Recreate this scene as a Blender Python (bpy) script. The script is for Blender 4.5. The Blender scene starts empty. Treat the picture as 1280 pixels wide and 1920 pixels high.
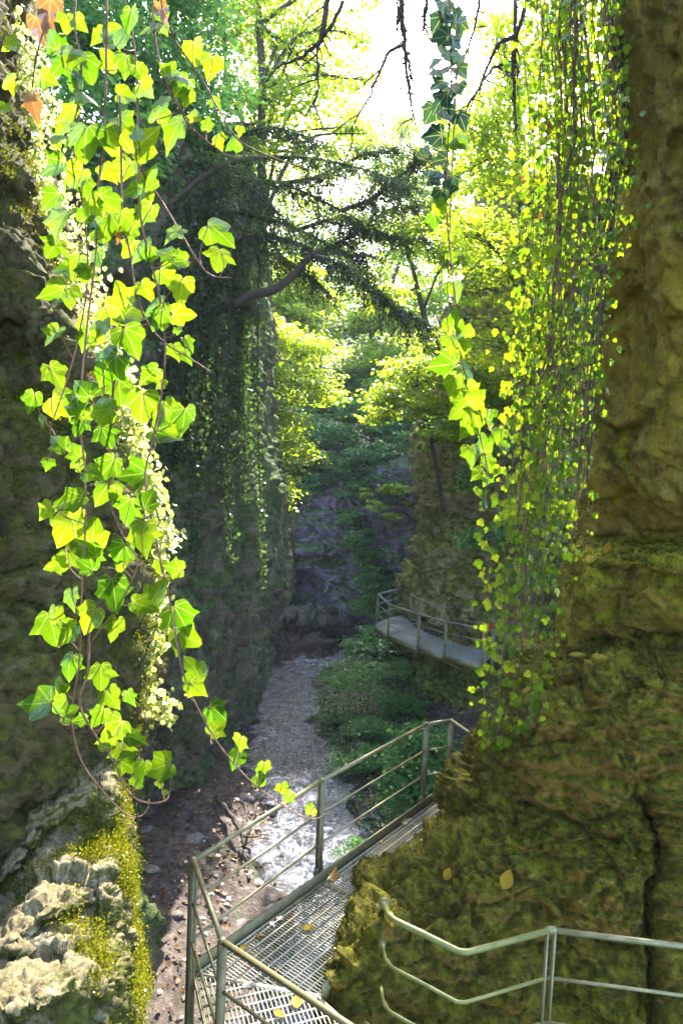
import bpy, math, random
import numpy as np
from mathutils import Matrix, Vector
R = math.radians
sc = bpy.context.scene
C = sc.collection

# ------------------------------------------------------------------ camera
PITCH, ROLL, F = R(4.0), R(2.4), 1280.0          # F: focal length in pixels of a 1280 x 1920 frame
fwd = Vector((0, math.cos(PITCH), -math.sin(PITCH)))
r0 = Vector((1, 0, 0)); u0 = r0.cross(fwd)
rgt = r0 * math.cos(ROLL) + u0 * math.sin(ROLL)
upv = -r0 * math.sin(ROLL) + u0 * math.cos(ROLL)
cd = bpy.data.cameras.new('camera'); cam = bpy.data.objects.new('camera', cd); C.objects.link(cam)
cam.matrix_world = Matrix(((rgt.x, upv.x, -fwd.x, 0), (rgt.y, upv.y, -fwd.y, 0), (rgt.z, upv.z, -fwd.z, 0), (0, 0, 0, 1)))
cd.sensor_fit = 'VERTICAL'; cd.sensor_height = 36; cd.sensor_width = 24; cd.lens = 24
cd.clip_start = 0.05; cd.clip_end = 2000
sc.camera = cam

# ------------------------------------------------------------------ world, sun, exposure
SUN_EL, SUN_AZ = R(43.5), R(9.5)                    # azimuth to the right of straight ahead (+Y)
w = bpy.data.worlds.new('World'); sc.world = w; w.use_nodes = True
wn = w.node_tree; bg = wn.nodes['Background']
sky = wn.nodes.new('ShaderNodeTexSky'); sky.sky_type = 'NISHITA'; sky.sun_disc = False
sky.sun_elevation = SUN_EL; sky.sun_rotation = SUN_AZ
sky.air_density = 1.0; sky.dust_density = 2.5; sky.ozone_density = 1.0
wn.links.new(sky.outputs[0], bg.inputs[0]); bg.inputs[1].default_value = 0.15
sd = bpy.data.lights.new('sun', 'SUN'); sun = bpy.data.objects.new('sun', sd); C.objects.link(sun)
sd.energy = 3.1; sd.angle = R(0.6); sd.color = (1.0, 0.93, 0.80)
SV = Vector((math.sin(SUN_AZ) * math.cos(SUN_EL), math.cos(SUN_AZ) * math.cos(SUN_EL), math.sin(SUN_EL)))
sun.rotation_euler = SV.to_track_quat('Z', 'Y').to_euler()
vs = sc.view_settings; vs.view_transform = 'Standard'; vs.look = 'None'; vs.exposure = 3.05; vs.gamma = 1
vs.use_curve_mapping = False
cy = sc.cycles
cy.use_denoising = True; cy.use_adaptive_sampling = True; cy.adaptive_threshold = 0.02
cy.max_bounces = 8; cy.diffuse_bounces = 5; cy.glossy_bounces = 2; cy.transmission_bounces = 5; cy.volume_bounces = 0
cy.transparent_max_bounces = 8; cy.caustics_reflective = False; cy.caustics_refractive = False; cy.sample_clamp_indirect = 8

# ------------------------------------------------------------------ placing: a pixel of the photo and a depth in metres give a point of the place
RG, UP, FW = (np.array(v) for v in (rgt, upv, fwd))
def W(px, py, d):
    return d * FW + (px - 640) / F * d * RG - (py - 960) / F * d * UP
def WZ(px, py, z):                                # where the sight line meets the level z
    v = FW + (px - 640) / F * RG - (py - 960) / F * UP
    return v * (z / v[2])
def PX(p):
    p = np.asarray(p); d = p @ FW
    return 640 + (p @ RG) / d * F, 960 - (p @ UP) / d * F, d

# ------------------------------------------------------------------ numpy noise
_rs = np.random.RandomState(7)
_perm = np.tile(_rs.permutation(256), 4)
_grad = _rs.normal(size=(256, 3)); _grad /= np.linalg.norm(_grad, axis=1)[:, None]
def _h(i, j, k):
    return _perm[(_perm[(_perm[i & 255] + (j & 255))] + (k & 255))]
def perlin(P):
    P = np.asarray(P, float); i = np.floor(P).astype(int); f = P - i
    u = f * f * f * (f * (f * 6 - 15) + 10); out = 0
    for a in (0, 1):
        wx = u[:, 0] if a else 1 - u[:, 0]
        for b in (0, 1):
            wy = u[:, 1] if b else 1 - u[:, 1]
            for c in (0, 1):
                wz = u[:, 2] if c else 1 - u[:, 2]
                g = _grad[_h(i[:, 0] + a, i[:, 1] + b, i[:, 2] + c) & 255]
                out = out + wx * wy * wz * ((f - (a, b, c)) * g).sum(1)
    return out * 1.6
def fbm(P, o=4, gain=.5):
    s = 0; a = 1
    for k in range(o):
        s = s + a * perlin(P * 2.03 ** k + 17.3 * k); a *= gain
    return s
def ridged(P, o=4):
    s = 0; a = 1
    for k in range(o):
        s = s + a * (1 - 2 * np.abs(perlin(P * 2.1 ** k + 9.1 * k))); a *= .5
    return s
def worley(P):
    P = np.asarray(P, float); i = np.floor(P).astype(int)
    f1 = np.full(len(P), 9.); f2 = np.full(len(P), 9.); idv = np.zeros(len(P))
    for a in (-1, 0, 1):
        for b in (-1, 0, 1):
            for c in (-1, 0, 1):
                q = i + (a, b, c); h = _h(q[:, 0], q[:, 1], q[:, 2]); h2 = _perm[h + 57]; h3 = _perm[h2 + 111]
                d = np.linalg.norm(q + np.stack([h, h2, h3], 1) / 255. - P, axis=1)
                n = d < f1
                f2 = np.where(n, f1, np.minimum(f2, d)); f1 = np.where(n, d, f1)
                g = _grad[_perm[h + 131] & 255]; off = _perm[h + 200] / 255. - .5
                pl = off + ((P - q - np.stack([h, h2, h3], 1) / 255.) * g).sum(1) * 1.1
                idv = np.where(n, pl, idv)
    return f1, f2, idv
def rock_disp(P, s, blocks=1.0, strata=1.0):
    """relief of broken rock, in units of about 1; s = size of its main blocks in metres"""
    Q = P / s
    wq = Q + .16 * np.stack([perlin(Q * 1.7 + 5), perlin(Q * 1.7 + 50), perlin(Q * 1.7 + 90)], 1)
    f1, f2, c = worley(wq * (.8, .8, 1.1)); g1, g2, c2 = worley(wq * (2.1, 2.1, 3.4) + 31); k1, k2, c3 = worley(wq * (5.3, 5.3, 7.9) + 77)
    crack = np.clip((f2 - f1) / .07, 0, 1); crack2 = np.clip((g2 - g1) / .09, 0, 1); crack3 = np.clip((k2 - k1) / .12, 0, 1)
    d = .45 * fbm(Q * .6, 3) + blocks * (.62 * c - .22 * (1 - crack)) + blocks * (.30 * c2 - .12 * (1 - crack2)) + blocks * (.19 * c3 - .07 * (1 - crack3))
    d += .14 * ridged(Q * 3.1, 4) + .10 * fbm(Q * 9, 3, .7)
    if strata:
        zz = Q[:, 2] + .3 * perlin(Q * (.5, .5, 1)); lay = np.abs((zz * 2.3 + .5 * perlin(Q * .8)) % 1 - .5) * 2; lay2 = (zz * 6.1 + .6 * perlin(Q * 1.5)) % 1
        d += strata * (.16 * np.clip(lay * 2.2, 0, 1) + .07 * lay2)
    return d

# ------------------------------------------------------------------ mesh helpers
def mesh(name, V, Fs, smooth=False):
    """Fs: list of int arrays (n,3) / (n,4)"""
    me = bpy.data.meshes.new(name); V = np.asarray(V, np.float32)
    Fs = [np.asarray(f, np.int32) for f in (Fs if isinstance(Fs, list) else [Fs]) if len(f)]
    me.vertices.add(len(V)); me.vertices.foreach_set('co', V.ravel())
    tot = sum(f.size for f in Fs); nf = sum(len(f) for f in Fs)
    me.loops.add(tot); me.loops.foreach_set('vertex_index', np.concatenate([f.ravel() for f in Fs]))
    st = []; o = 0
    for f in Fs:
        st.append(o + np.arange(len(f)) * f.shape[1]); o += f.size
    me.polygons.add(nf); me.polygons.foreach_set('loop_start', np.concatenate(st).astype(np.int32))
    if smooth: me.polygons.foreach_set('use_smooth', np.ones(nf, bool))
    me.update(calc_edges=True); me.validate()
    return me
def put(name, me, mat, parent=None, M=None):
    o = bpy.data.objects.new(name, me); C.objects.link(o)
    if mat is not None and len(me.materials) == 0: me.materials.append(mat)
    if parent is not None:
        o.parent = parent; o.matrix_parent_inverse = base_inv(parent)
    if M is not None: o.matrix_basis = M
    return o
_inv = {}
def base_inv(p): return _inv.get(p.name, Matrix())
def thing(name, label, cat, loc, group=None):
    o = bpy.data.objects.new(name, None); C.objects.link(o); o.location = Vector(loc); o.empty_display_size = .1
    _inv[o.name] = Matrix.Translation(-Vector(loc))
    return tag(o, label, cat, group)
def tag(o, label, cat, group=None):
    o['label'] = label; o['category'] = cat
    if group: o['group'] = group
    return o
def kind(o, k): o['kind'] = k; return o
def gridfaces(n, m):
    a = np.arange(n * m).reshape(n, m)
    return np.stack([a[:-1, :-1], a[1:, :-1], a[1:, 1:], a[:-1, 1:]], -1).reshape(-1, 4)
def cr(pts, n):
    """Catmull-Rom through pts (k,...) resampled to n"""
    P = np.asarray(pts, float); k = len(P); t = np.linspace(0, k - 1, n); i = np.minimum(t.astype(int), k - 2); f = t - i
    f = f.reshape((-1,) + (1,) * (P.ndim - 1))
    Pm = np.concatenate([(2 * P[0] - P[1])[None], P, (2 * P[-1] - P[-2])[None]])
    a, b, c, d = Pm[i], Pm[i + 1], Pm[i + 2], Pm[i + 3]
    return .5 * (2 * b + (c - a) * f + (2 * a - 5 * b + 4 * c - d) * f ** 2 + (3 * b - a - 3 * c + d) * f ** 3)
def crt(P, t):
    """Catmull-Rom through P at parameters t"""
    P = np.asarray(P, float); k = len(P); i = np.clip(t.astype(int), 0, k - 2); f = (t - i).reshape((-1,) + (1,) * (P.ndim - 1))
    Pm = np.concatenate([(2 * P[0] - P[1])[None], P, (2 * P[-1] - P[-2])[None]])
    a, b, c, d = Pm[i], Pm[i + 1], Pm[i + 2], Pm[i + 3]
    return .5 * (2 * b + (c - a) * f + (2 * a - 5 * b + 4 * c - d) * f ** 2 + (3 * b - a - 3 * c + d) * f ** 3)
def even(G, n):
    """parameters along axis 0 spread by apparent length"""
    w_ = (np.linalg.norm(np.diff(G, axis=0), axis=2) / (.5 * (np.linalg.norm(G[1:], axis=2) + np.linalg.norm(G[:-1], axis=2)))).mean(1)
    w_ = w_ + .02 * w_.sum(); cum = np.concatenate([[0], np.cumsum(w_)]); return np.interp(np.linspace(0, cum[-1], n), cum, np.arange(len(cum)))
def cliff(name, rows, nu, nv, mat, amp, size, blocks=1., strata=1., seed=0, extra=None, aniso=(1, 1, 1)):
    """rows of (px, py, depth) control points -> smooth sheet -> broken rock relief"""
    G = np.array([[W(*p) for p in r] for r in rows], float)
    S = crt(G, even(G, nv)); Gt = S.transpose(1, 0, 2); S = crt(Gt, even(Gt, nu)).transpose(1, 0, 2)
    du = np.gradient(S, axis=1); dv = np.gradient(S, axis=0)
    n = np.cross(du, dv); n /= np.linalg.norm(n, axis=2)[:, :, None] + 1e-9
    P = S.reshape(-1, 3); n = n.reshape(-1, 3)
    if (n * P).sum(1).mean() > 0: n = -n            # outward = towards the viewer's side
    d = amp * rock_disp((P + seed * 13.7) * aniso, size, blocks, strata)
    if extra: d = d + extra(P)
    return put(name, mesh(name, P + n * d[:, None], gridfaces(nv, nu), False), mat)
def verts(o):
    me = o.data; c_ = np.empty(len(me.vertices) * 3); me.vertices.foreach_get('co', c_); n_ = np.empty(len(me.vertices) * 3); me.vertices.foreach_get('normal', n_)
    c_, n_ = c_.reshape(-1, 3), n_.reshape(-1, 3)
    return c_, (-n_ if (n_ * c_).sum(1).mean() > 0 else n_)
def tubes(paths, sides=6):
    """paths: list of (points (n,3), radii (n) or float)"""
    Vs, Fq, o = [], [], 0
    for P, r in paths:
        P = np.asarray(P, float); n = len(P); r = np.broadcast_to(np.asarray(r, float), (n,))
        t = np.gradient(P, axis=0); t /= np.linalg.norm(t, axis=1)[:, None] + 1e-9
        ref = np.array((0, 0, 1.)) if abs(t[:, 2]).mean() < .75 else np.array((1., .2, 0))
        a = np.cross(t, ref); a /= np.linalg.norm(a, axis=1)[:, None] + 1e-9; b = np.cross(t, a)
        th = np.arange(sides) * 2 * math.pi / sides
        ring = P[:, None] + r[:, None, None] * (np.cos(th)[None, :, None] * a[:, None] + np.sin(th)[None, :, None] * b[:, None])
        Vs.append(ring.reshape(-1, 3))
        k = np.arange(n * sides).reshape(n, sides); k2 = np.roll(k, -1, 1)
        Fq.append(np.stack([k[:-1], k2[:-1], k2[1:], k[1:]], -1).reshape(-1, 4) + o); o += n * sides
        # end caps
        Vs.append(P[[0, -1]]); c0, c1 = o, o + 1
        Fq.append(np.stack([np.full(sides, c0), k2[0] + c0 - n * sides, k[0] + c0 - n * sides, np.full(sides, c0)], 1))
        Fq.append(np.stack([np.full(sides, c1), k[-1] + c0 - n * sides, k2[-1] + c0 - n * sides, np.full(sides, c1)], 1)); o += 2
    V = np.concatenate(Vs); Fa = np.concatenate(Fq)
    deg = Fa[:, 0] == Fa[:, 3]
    return V, [Fa[~deg], Fa[deg][:, :3]]
def box(c, ax, ay, az):
    """box about c with half-axis vectors"""
    c, ax, ay, az = (np.asarray(v, float) for v in (c, ax, ay, az))
    V = np.array([c + sx * ax + sy * ay + sz * az for sz in (-1, 1) for sy in (-1, 1) for sx in (-1, 1)])
    return V, np.array([[0, 2, 3, 1], [4, 5, 7, 6], [0, 1, 5, 4], [2, 6, 7, 3], [0, 4, 6, 2], [1, 3, 7, 5]])
def join(parts):
    Vs, Fs, o = [], [], 0
    for V, Fa in parts:
        Vs.append(V)
        for f in (Fa if isinstance(Fa, list) else [Fa]):
            if len(f): Fs.append(np.asarray(f) + o)
        o += len(V)
    return np.concatenate(Vs), Fs
def leaves(cen, size, tip, nor, rs, wide=.62, plain=False):
    """many small leaves: 6 corners folded along the midrib, two quads each"""
    n = len(cen); t = tip / (np.linalg.norm(tip, axis=1)[:, None] + 1e-9)
    s = np.cross(t, nor); s /= np.linalg.norm(s, axis=1)[:, None] + 1e-9; m = np.cross(s, t)
    if plain:
        sh = np.array([(0, 0, 0), (-.46, .5, .10), (0, 1, -.05), (.46, .5, .10)]); size = np.broadcast_to(size, (n,)); wj = wide * rs.uniform(.8, 1.2, n)
        V = cen[:, None] + size[:, None, None] * (sh[None, :, 0, None] * s[:, None] * wj[:, None, None] * 1.3 + (sh[None, :, 1, None] - .5) * t[:, None] + sh[None, :, 2, None] * m[:, None])
        return V.reshape(-1, 3), np.arange(n * 4).reshape(n, 4)
    sh = np.array([(0, 0, 0), (-.42, .28, .10), (-.36, .68, .06), (0, 1, -.08), (.36, .68, .06), (.42, .28, .10)])
    size = np.broadcast_to(size, (n,)); wj = wide * rs.uniform(.8, 1.2, n)
    V = cen[:, None] + size[:, None, None] * (sh[None, :, 0, None] * s[:, None] * wj[:, None, None] * 1.2 + (sh[None, :, 1, None] - .5) * t[:, None] + sh[None, :, 2, None] * m[:, None])
    b = np.arange(n)[:, None] * 6
    return V.reshape(-1, 3), np.concatenate([b + np.array([[0, 1, 2, 3]]), b + np.array([[3, 4, 5, 0]])])

# ------------------------------------------------------------------ materials
class NT:
    def __init__(s, name):
        s.m = bpy.data.materials.new(name); s.m.use_nodes = True; s.t = s.m.node_tree; s.t.nodes.clear()
        s.out = s.t.nodes.new('ShaderNodeOutputMaterial')
    def n(s, ty, **kw):
        nd = s.t.nodes.new('ShaderNode' + ty)
        for k, v in kw.items():
            if k.startswith('i_'):
                key = k[2:]; key = int(key) if key.isdigit() else key.replace('_', ' ')
                s.set(nd.inputs[key], v)
            else: setattr(nd, k, v)
        return nd
    def set(s, sock, v):
        if isinstance(v, bpy.types.NodeSocket): s.t.links.new(v, sock)
        elif isinstance(v, bpy.types.Node): s.t.links.new(v.outputs[0], sock)
        else:
            if sock.type == 'RGBA' and len(v) == 3: v = (*v, 1)
            sock.default_value = v
    def mix(s, f, a, b):
        nd = s.n('MixRGB'); s.set(nd.inputs[0], f); s.set(nd.inputs[1], a); s.set(nd.inputs[2], b); return nd.outputs[0]
    def math(s, op, a, b=0., c=0.):
        nd = s.n('Math', operation=op); s.set(nd.inputs[0], a); s.set(nd.inputs[1], b)
        if op in ('MULTIPLY_ADD', 'PINGPONG', 'SMOOTH_MIN'): s.set(nd.inputs[2], c)
        return nd.outputs[0]
    def ramp(s, f, *st):
        nd = s.n('ValToRGB'); s.set(nd.inputs[0], f); el = nd.color_ramp.elements
        while len(el) < len(st): el.new(.5)
        for e, (p, c) in zip(el, st):
            e.position = p; e.color = (*c, 1) if not isinstance(c, (int, float)) else (c, c, c, 1)
        return nd.outputs[0]
    def noise(s, scale, detail=6, rough=.6, co=None, dist=0.):
        nd = s.n('TexNoise'); nd.inputs['Scale'].default_value = scale; nd.inputs['Detail'].default_value = detail
        nd.inputs['Roughness'].default_value = rough; nd.inputs['Distortion'].default_value = dist
        if co is not None: s.set(nd.inputs['Vector'], co)
        return nd.outputs[0]
    def done(s, sh): s.set(s.out.inputs[0], sh); return s.m
def scaled(t, co, v):
    nd = t.n('Mapping'); t.set(nd.inputs[0], co); nd.inputs['Scale'].default_value = v; return nd.outputs[0]

def rock_mat(name, stone, dark, pale, moss, moss_amt=.5, moss_up=.5, sc_=1.0, streak=.4, bump=.5, warm=None):
    t = NT(name); co = t.n('TexCoord').outputs['Object']
    a = t.noise(1.1 * sc_, 8, .7, co, .4); b = t.noise(4.5 * sc_, 10, .75, co); c = t.noise(17 * sc_, 8, .8, co); e = t.noise(55 * sc_, 5, .8, co)
    st = t.noise(1.0, 8, .7, scaled(t, co, (2.6 * sc_, 2.6 * sc_, .22 * sc_)))
    col = t.ramp(b, (.39, dark), (.47, stone), (.53, stone), (.60, pale))
    col = t.mix(t.ramp(a, (.46, 0.), (.58, .85)), col, warm or stone)
    col = t.mix(t.ramp(st, (.48, 0.), (.62, streak)), col, dark)
    col = t.mix(t.ramp(c, (.40, .6), (.48, 0.)), col, dark)
    col = t.mix(t.ramp(e, (.55, 0.), (.61, .6)), col, pale)
    nz = t.n('SeparateXYZ', i_0=t.n('NewGeometry').outputs['Normal']).outputs[2]
    mf = t.math('ADD', t.math('MULTIPLY', nz, moss_up), t.math('ADD', t.noise(1.7 * sc_, 10, .75, co, .6), t.math('MULTIPLY', t.math('SUBTRACT', c, .5), .45)))
    mfac = t.ramp(mf, (.70 - moss_amt * .5, 0.), (.80 - moss_amt * .5, .92))
    mcol = t.ramp(t.noise(9 * sc_, 8, .8, co), (.40, tuple(.3 * x for x in moss)), (.5, moss), (.60, tuple(min(.6, 1.9 * x) for x in moss)))
    col = t.mix(mfac, col, mcol)
    hgt = t.math('ADD', t.math('MULTIPLY', b, 1.1), t.math('ADD', t.math('MULTIPLY', c, .6), t.math('MULTIPLY', e, .25)))
    hgt = t.math('ADD', hgt, t.math('MULTIPLY', t.math('MULTIPLY', mfac, t.noise(60 * sc_, 3, .8, co)), .4))
    bp = t.n('Bump', i_Height=hgt, i_Strength=bump, i_Distance=.05 / sc_)
    p = t.n('BsdfPrincipled', i_Base_Color=col, i_Roughness=.88, i_Normal=bp.outputs[0]); p.inputs['Specular IOR Level'].default_value = .25
    return t.done(p)
def leaf_mat(name, c0, c1, tr0, tr1, per='island', trans=.55, gloss=.03, veins=False, brown=None):
    """reflected colours c0..c1, light coming through tr0..tr1, varied leaf by leaf"""
    t = NT(name)
    rnd = t.n('NewGeometry').outputs['Random Per Island'] if per == 'island' else t.n('ObjectInfo').outputs['Random']
    dif = t.mix(rnd, c0, c1); trn = t.mix(rnd, tr0, tr1)
    if brown:
        r2 = t.math('FRACT', t.math('MULTIPLY', rnd, 37.31)); bf = t.math('GREATER_THAN', r2, 1 - brown)
        dif = t.mix(bf, dif, (.16, .07, .02)); trn = t.mix(bf, trn, (.35, .12, .02))
    nrm = None
    if veins:
        co = t.n('TexCoord').outputs['Object']; xyz = t.n('SeparateXYZ', i_0=co)
        ang = t.math('ARCTAN2', xyz.outputs[0], xyz.outputs[1]); rr = t.n('VectorMath', operation='LENGTH'); t.set(rr.inputs[0], co)
        q = t.math('PINGPONG', t.math('ADD', t.math('ABSOLUTE', ang), 0.0), .36)
        dst = t.math('MULTIPLY', q, rr.outputs['Value'])
        vf = t.ramp(dst, (0., 1.), (.028, 0.))
        fine = t.noise(9, 4, .6, co)
        trn = t.mix(t.math('MULTIPLY', vf, .55), trn, (.62, .62, .16)); dif = t.mix(t.math('MULTIPLY', vf, .5), dif, (.16, .2, .06))
        trn = t.mix(t.ramp(fine, (.35, .45), (.6, 0.)), trn, tr0)
        edge = t.ramp(t.noise(2.2, 3, .6, co), (.62, 0.), (.72, .5))
        trn = t.mix(edge, trn, (.42, .34, .03))
        nrm = t.n('Bump', i_Height=t.math('SUBTRACT', fine, vf), i_Strength=.25, i_Distance=.02).outputs[0]
    d = t.n('BsdfDiffuse', i_Color=dif); tl = t.n('BsdfTranslucent', i_Color=trn); g = t.n('BsdfGlossy', i_Roughness=.38, i_Color=(.8, .85, .8))
    if nrm is not None:
        t.set(g.inputs['Normal'], nrm); t.set(d.inputs['Normal'], nrm)
    m1 = t.n('MixShader', i_0=trans); t.set(m1.inputs[1], d.outputs[0]); t.set(m1.inputs[2], tl.outputs[0])
    fr = t.n('LayerWeight', i_Blend=.25)
    m2 = t.n('MixShader', i_0=t.math('MULTIPLY', fr.outputs['Fresnel'], gloss * 3)); t.set(m2.inputs[1], m1.outputs[0]); t.set(m2.inputs[2], g.outputs[0])
    return t.done(m2)
def bark_mat(name, c0, c1, s=20):
    t = NT(name); co = t.n('TexCoord').outputs['Object']; a = t.noise(s, 5, .7, scaled(t, co, (1, 1, .35)))
    bp = t.n('Bump', i_Height=a, i_Strength=.6, i_Distance=.02)
    return t.done(t.n('BsdfPrincipled', i_Base_Color=t.mix(t.ramp(a, (.35, 0.), (.65, 1.)), c0, c1), i_Roughness=.85, i_Normal=bp.outputs[0]))
def metal_mat(name, c0, c1, rough=.42, metal=.75, s=9):
    t = NT(name); co = t.n('TexCoord').outputs['Object']; a = t.noise(s, 6, .7, co); b = t.noise(s * 6, 3, .6, co)
    f = t.ramp(a, (.38, 0.), (.66, 1.))
    p = t.n('BsdfPrincipled', i_Base_Color=t.mix(f, c0, c1), i_Metallic=t.math('MULTIPLY_ADD', f, -.45, metal), i_Roughness=t.math('MULTIPLY_ADD', b, .3, rough - .1))
    return t.done(p)

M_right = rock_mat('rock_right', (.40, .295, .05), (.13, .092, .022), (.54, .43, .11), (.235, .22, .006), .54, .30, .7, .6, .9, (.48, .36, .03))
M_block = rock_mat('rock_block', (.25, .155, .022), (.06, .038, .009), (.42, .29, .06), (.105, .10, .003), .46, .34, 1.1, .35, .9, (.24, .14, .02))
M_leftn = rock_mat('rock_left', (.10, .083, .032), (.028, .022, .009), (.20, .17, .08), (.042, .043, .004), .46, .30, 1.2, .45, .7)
M_bould = rock_mat('rock_boulder', (.22, .18, .09), (.05, .04, .015), (.40, .34, .22), (.055, .062, .004), .74, -.26, 2.6, .2, .8)
M_mid = rock_mat('rock_mid', (.20, .18, .125), (.045, .044, .036), (.38, .35, .24), (.06, .10, .025), .50, .3, .6, .75, .7)
M_far = rock_mat('rock_far', (.22, .17, .27), (.07, .05, .09), (.38, .30, .40), (.06, .10, .03), .36, .4, .4, .5, .7)  # violet cast of skylight and haze is put into the stone colour
M_pillar = rock_mat('rock_pillar', (.38, .33, .15), (.09, .075, .035), (.52, .46, .26), (.12, .14, .02), .46, .3, .55, .55, .7)
M_ivy = leaf_mat('ivy_leaf', (.028, .075, .003), (.05, .11, .004), (.08, .23, .003), (.29, .43, .006), 'object', .62, .025, True)
M_ivyd = leaf_mat('ivy_leaf_dark', (.01, .03, .02), (.02, .05, .025), (.015, .045, .025), (.05, .12, .03), 'object', .45, .03, True)  # darker copy of the ivy leaf; shade on the upper strand is painted in
M_dry = leaf_mat('dry_leaf', (.18, .08, .03), (.26, .11, .04), (.35, .12, .03), (.45, .18, .04), 'object', .35, .1, True)
M_yel = leaf_mat('fallen_leaf', (.34, .16, .012), (.40, .27, .03), (.5, .25, .02), (.5, .32, .03), 'object', .3, .1, True)
M_curt = leaf_mat('curtain_leaf', (.05, .11, .012), (.10, .17, .015), (.15, .34, .004), (.46, .57, .010), 'object', .62, .04, False, .006)
M_leafB = leaf_mat('leaf_bright', (.05, .11, .006), (.10, .17, .010), (.34, .54, .010), (.76, .84, .04), trans=.66)
M_leafG = leaf_mat('leaf_green', (.04, .09, .015), (.07, .13, .012), (.12, .30, .008), (.34, .52, .02), trans=.6)
M_leafD = leaf_mat('leaf_shade_tint', (.05, .16, .05), (.11, .25, .08), (.10, .32, .06), (.28, .52, .08))  # cool tone of foliage in shade, put into the leaf colour
M_yew = leaf_mat('yew_needles', (.016, .042, .018), (.035, .075, .022), (.05, .11, .015), (.14, .22, .02), trans=.4, gloss=.02)
M_small = leaf_mat('creeper_leaf_glare', (.08, .12, .02), (.16, .20, .05), (.5, .6, .08), (.85, .88, .35), trans=.65, gloss=.25)  # sun glare on the rim leaves is put into these near-white tones
M_dim = leaf_mat('creeper_shade_tint', (.02, .045, .02), (.045, .08, .03), (.03, .07, .015), (.10, .17, .03))  # dark copy of the creeper leaf with the cliff's shade painted in
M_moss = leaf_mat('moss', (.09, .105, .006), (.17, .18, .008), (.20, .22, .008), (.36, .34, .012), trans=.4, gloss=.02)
M_litter = leaf_mat('leaf_litter', (.06, .034, .024), (.14, .08, .05), (.1, .05, .02), (.16, .08, .03), trans=.2, gloss=.05, brown=.3)
M_bark = bark_mat('bark', (.03, .022, .016), (.085, .065, .045))
M_stem = bark_mat('ivy_stem', (.10, .045, .025), (.24, .12, .07), 60)
M_cstem = bark_mat('curtain_stem', (.05, .035, .02), (.14, .09, .05), 60)
M_twig = bark_mat('twig', (.025, .018, .014), (.07, .05, .04), 60)
M_steel = metal_mat('galvanised_steel', (.31, .29, .17), (.17, .155, .06), .38, .6)
M_post = metal_mat('weathered_steel_post', (.26, .235, .13), (.13, .115, .045), .5, .45)
M_grate = metal_mat('grating_steel', (.60, .57, .44), (.38, .36, .25), .38, .6)
M_steelf = metal_mat('far_walkway_steel', (.24, .27, .27), (.13, .15, .13), .5, .4)

# ================================================================== THE SETTING
rs = np.random.RandomState(11); rnd = random.Random(5)
ZF = -9.5
def floor_mat():
    t = NT('gorge_floor'); co = t.n('TexCoord').outputs['Object']
    a = t.noise(.5, 6, .6, co); b = t.noise(5, 8, .75, co); c = t.noise(24, 4, .7, co)
    col = t.ramp(b, (.36, (.03, .022, .018)), (.5, (.10, .07, .06)), (.64, (.22, .17, .15)))
    col = t.mix(t.ramp(a, (.52, 0.), (.66, .7)), col, (.06, .085, .022))
    col = t.mix(t.ramp(c, (.3, .6), (.55, 0.)), col, (.05, .036, .028))
    bp = t.n('Bump', i_Height=t.math('ADD', b, t.math('MULTIPLY', c, .5)), i_Strength=.8, i_Distance=.12)
    return t.done(t.n('BsdfPrincipled', i_Base_Color=col, i_Roughness=.8, i_Normal=bp.outputs[0]))
M_floor = floor_mat()
def water_mat():
    t = NT('stream_water'); co = t.n('TexCoord').outputs['Object']
    b = t.noise(2.6, 5, .65, co, .8); c = t.noise(9, 4, .7, co, .5)
    bp = t.n('Bump', i_Height=t.math('ADD', b, t.math('MULTIPLY', c, .5)), i_Strength=.75, i_Distance=.3)
    g = t.n('BsdfGlossy', i_Roughness=.12, i_Color=(.9, .92, 1.), i_Normal=bp.outputs[0]); tr = t.n('BsdfTransparent', i_Color=(.58, .60, .70))
    d = t.n('BsdfDiffuse', i_Color=(.46, .47, .60)); glint_mask = t.math('MULTIPLY', t.ramp(t.noise(3.6, 8, .78, co, 1.2), (.49, .0), (.60, .5)), t.ramp(t.noise(.55, 3, .6, co), (.38, .1), (.58, 1.)))  # pale blue patches paint sky sheen and glints onto the water
    fr = t.n('LayerWeight', i_Blend=.42, i_Normal=bp.outputs[0])
    m = t.n('MixShader', i_0=t.math('MULTIPLY_ADD', fr.outputs['Facing'], .7, .10)); t.set(m.inputs[1], tr.outputs[0]); t.set(m.inputs[2], g.outputs[0])
    m2 = t.n('MixShader', i_0=glint_mask); t.set(m2.inputs[1], m.outputs[0]); t.set(m2.inputs[2], d.outputs[0])
    return t.done(m2)
M_water = water_mat()
def hill_mat():
    t = NT('hillside'); co = t.n('TexCoord').outputs['Object']
    a = t.noise(.6, 7, .7, co); b = t.noise(3, 6, .7, co)
    col = t.ramp(b, (.3, (.03, .03, .015)), (.55, (.045, .055, .015)), (.75, (.08, .06, .03)))
    col = t.mix(t.ramp(a, (.4, 0.), (.6, .8)), col, (.03, .055, .015))
    return t.done(t.n('BsdfPrincipled', i_Base_Color=col, i_Roughness=.9, i_Normal=t.n('Bump', i_Height=b, i_Strength=.7, i_Distance=.4).outputs[0]))
M_hill = hill_mat()

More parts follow.
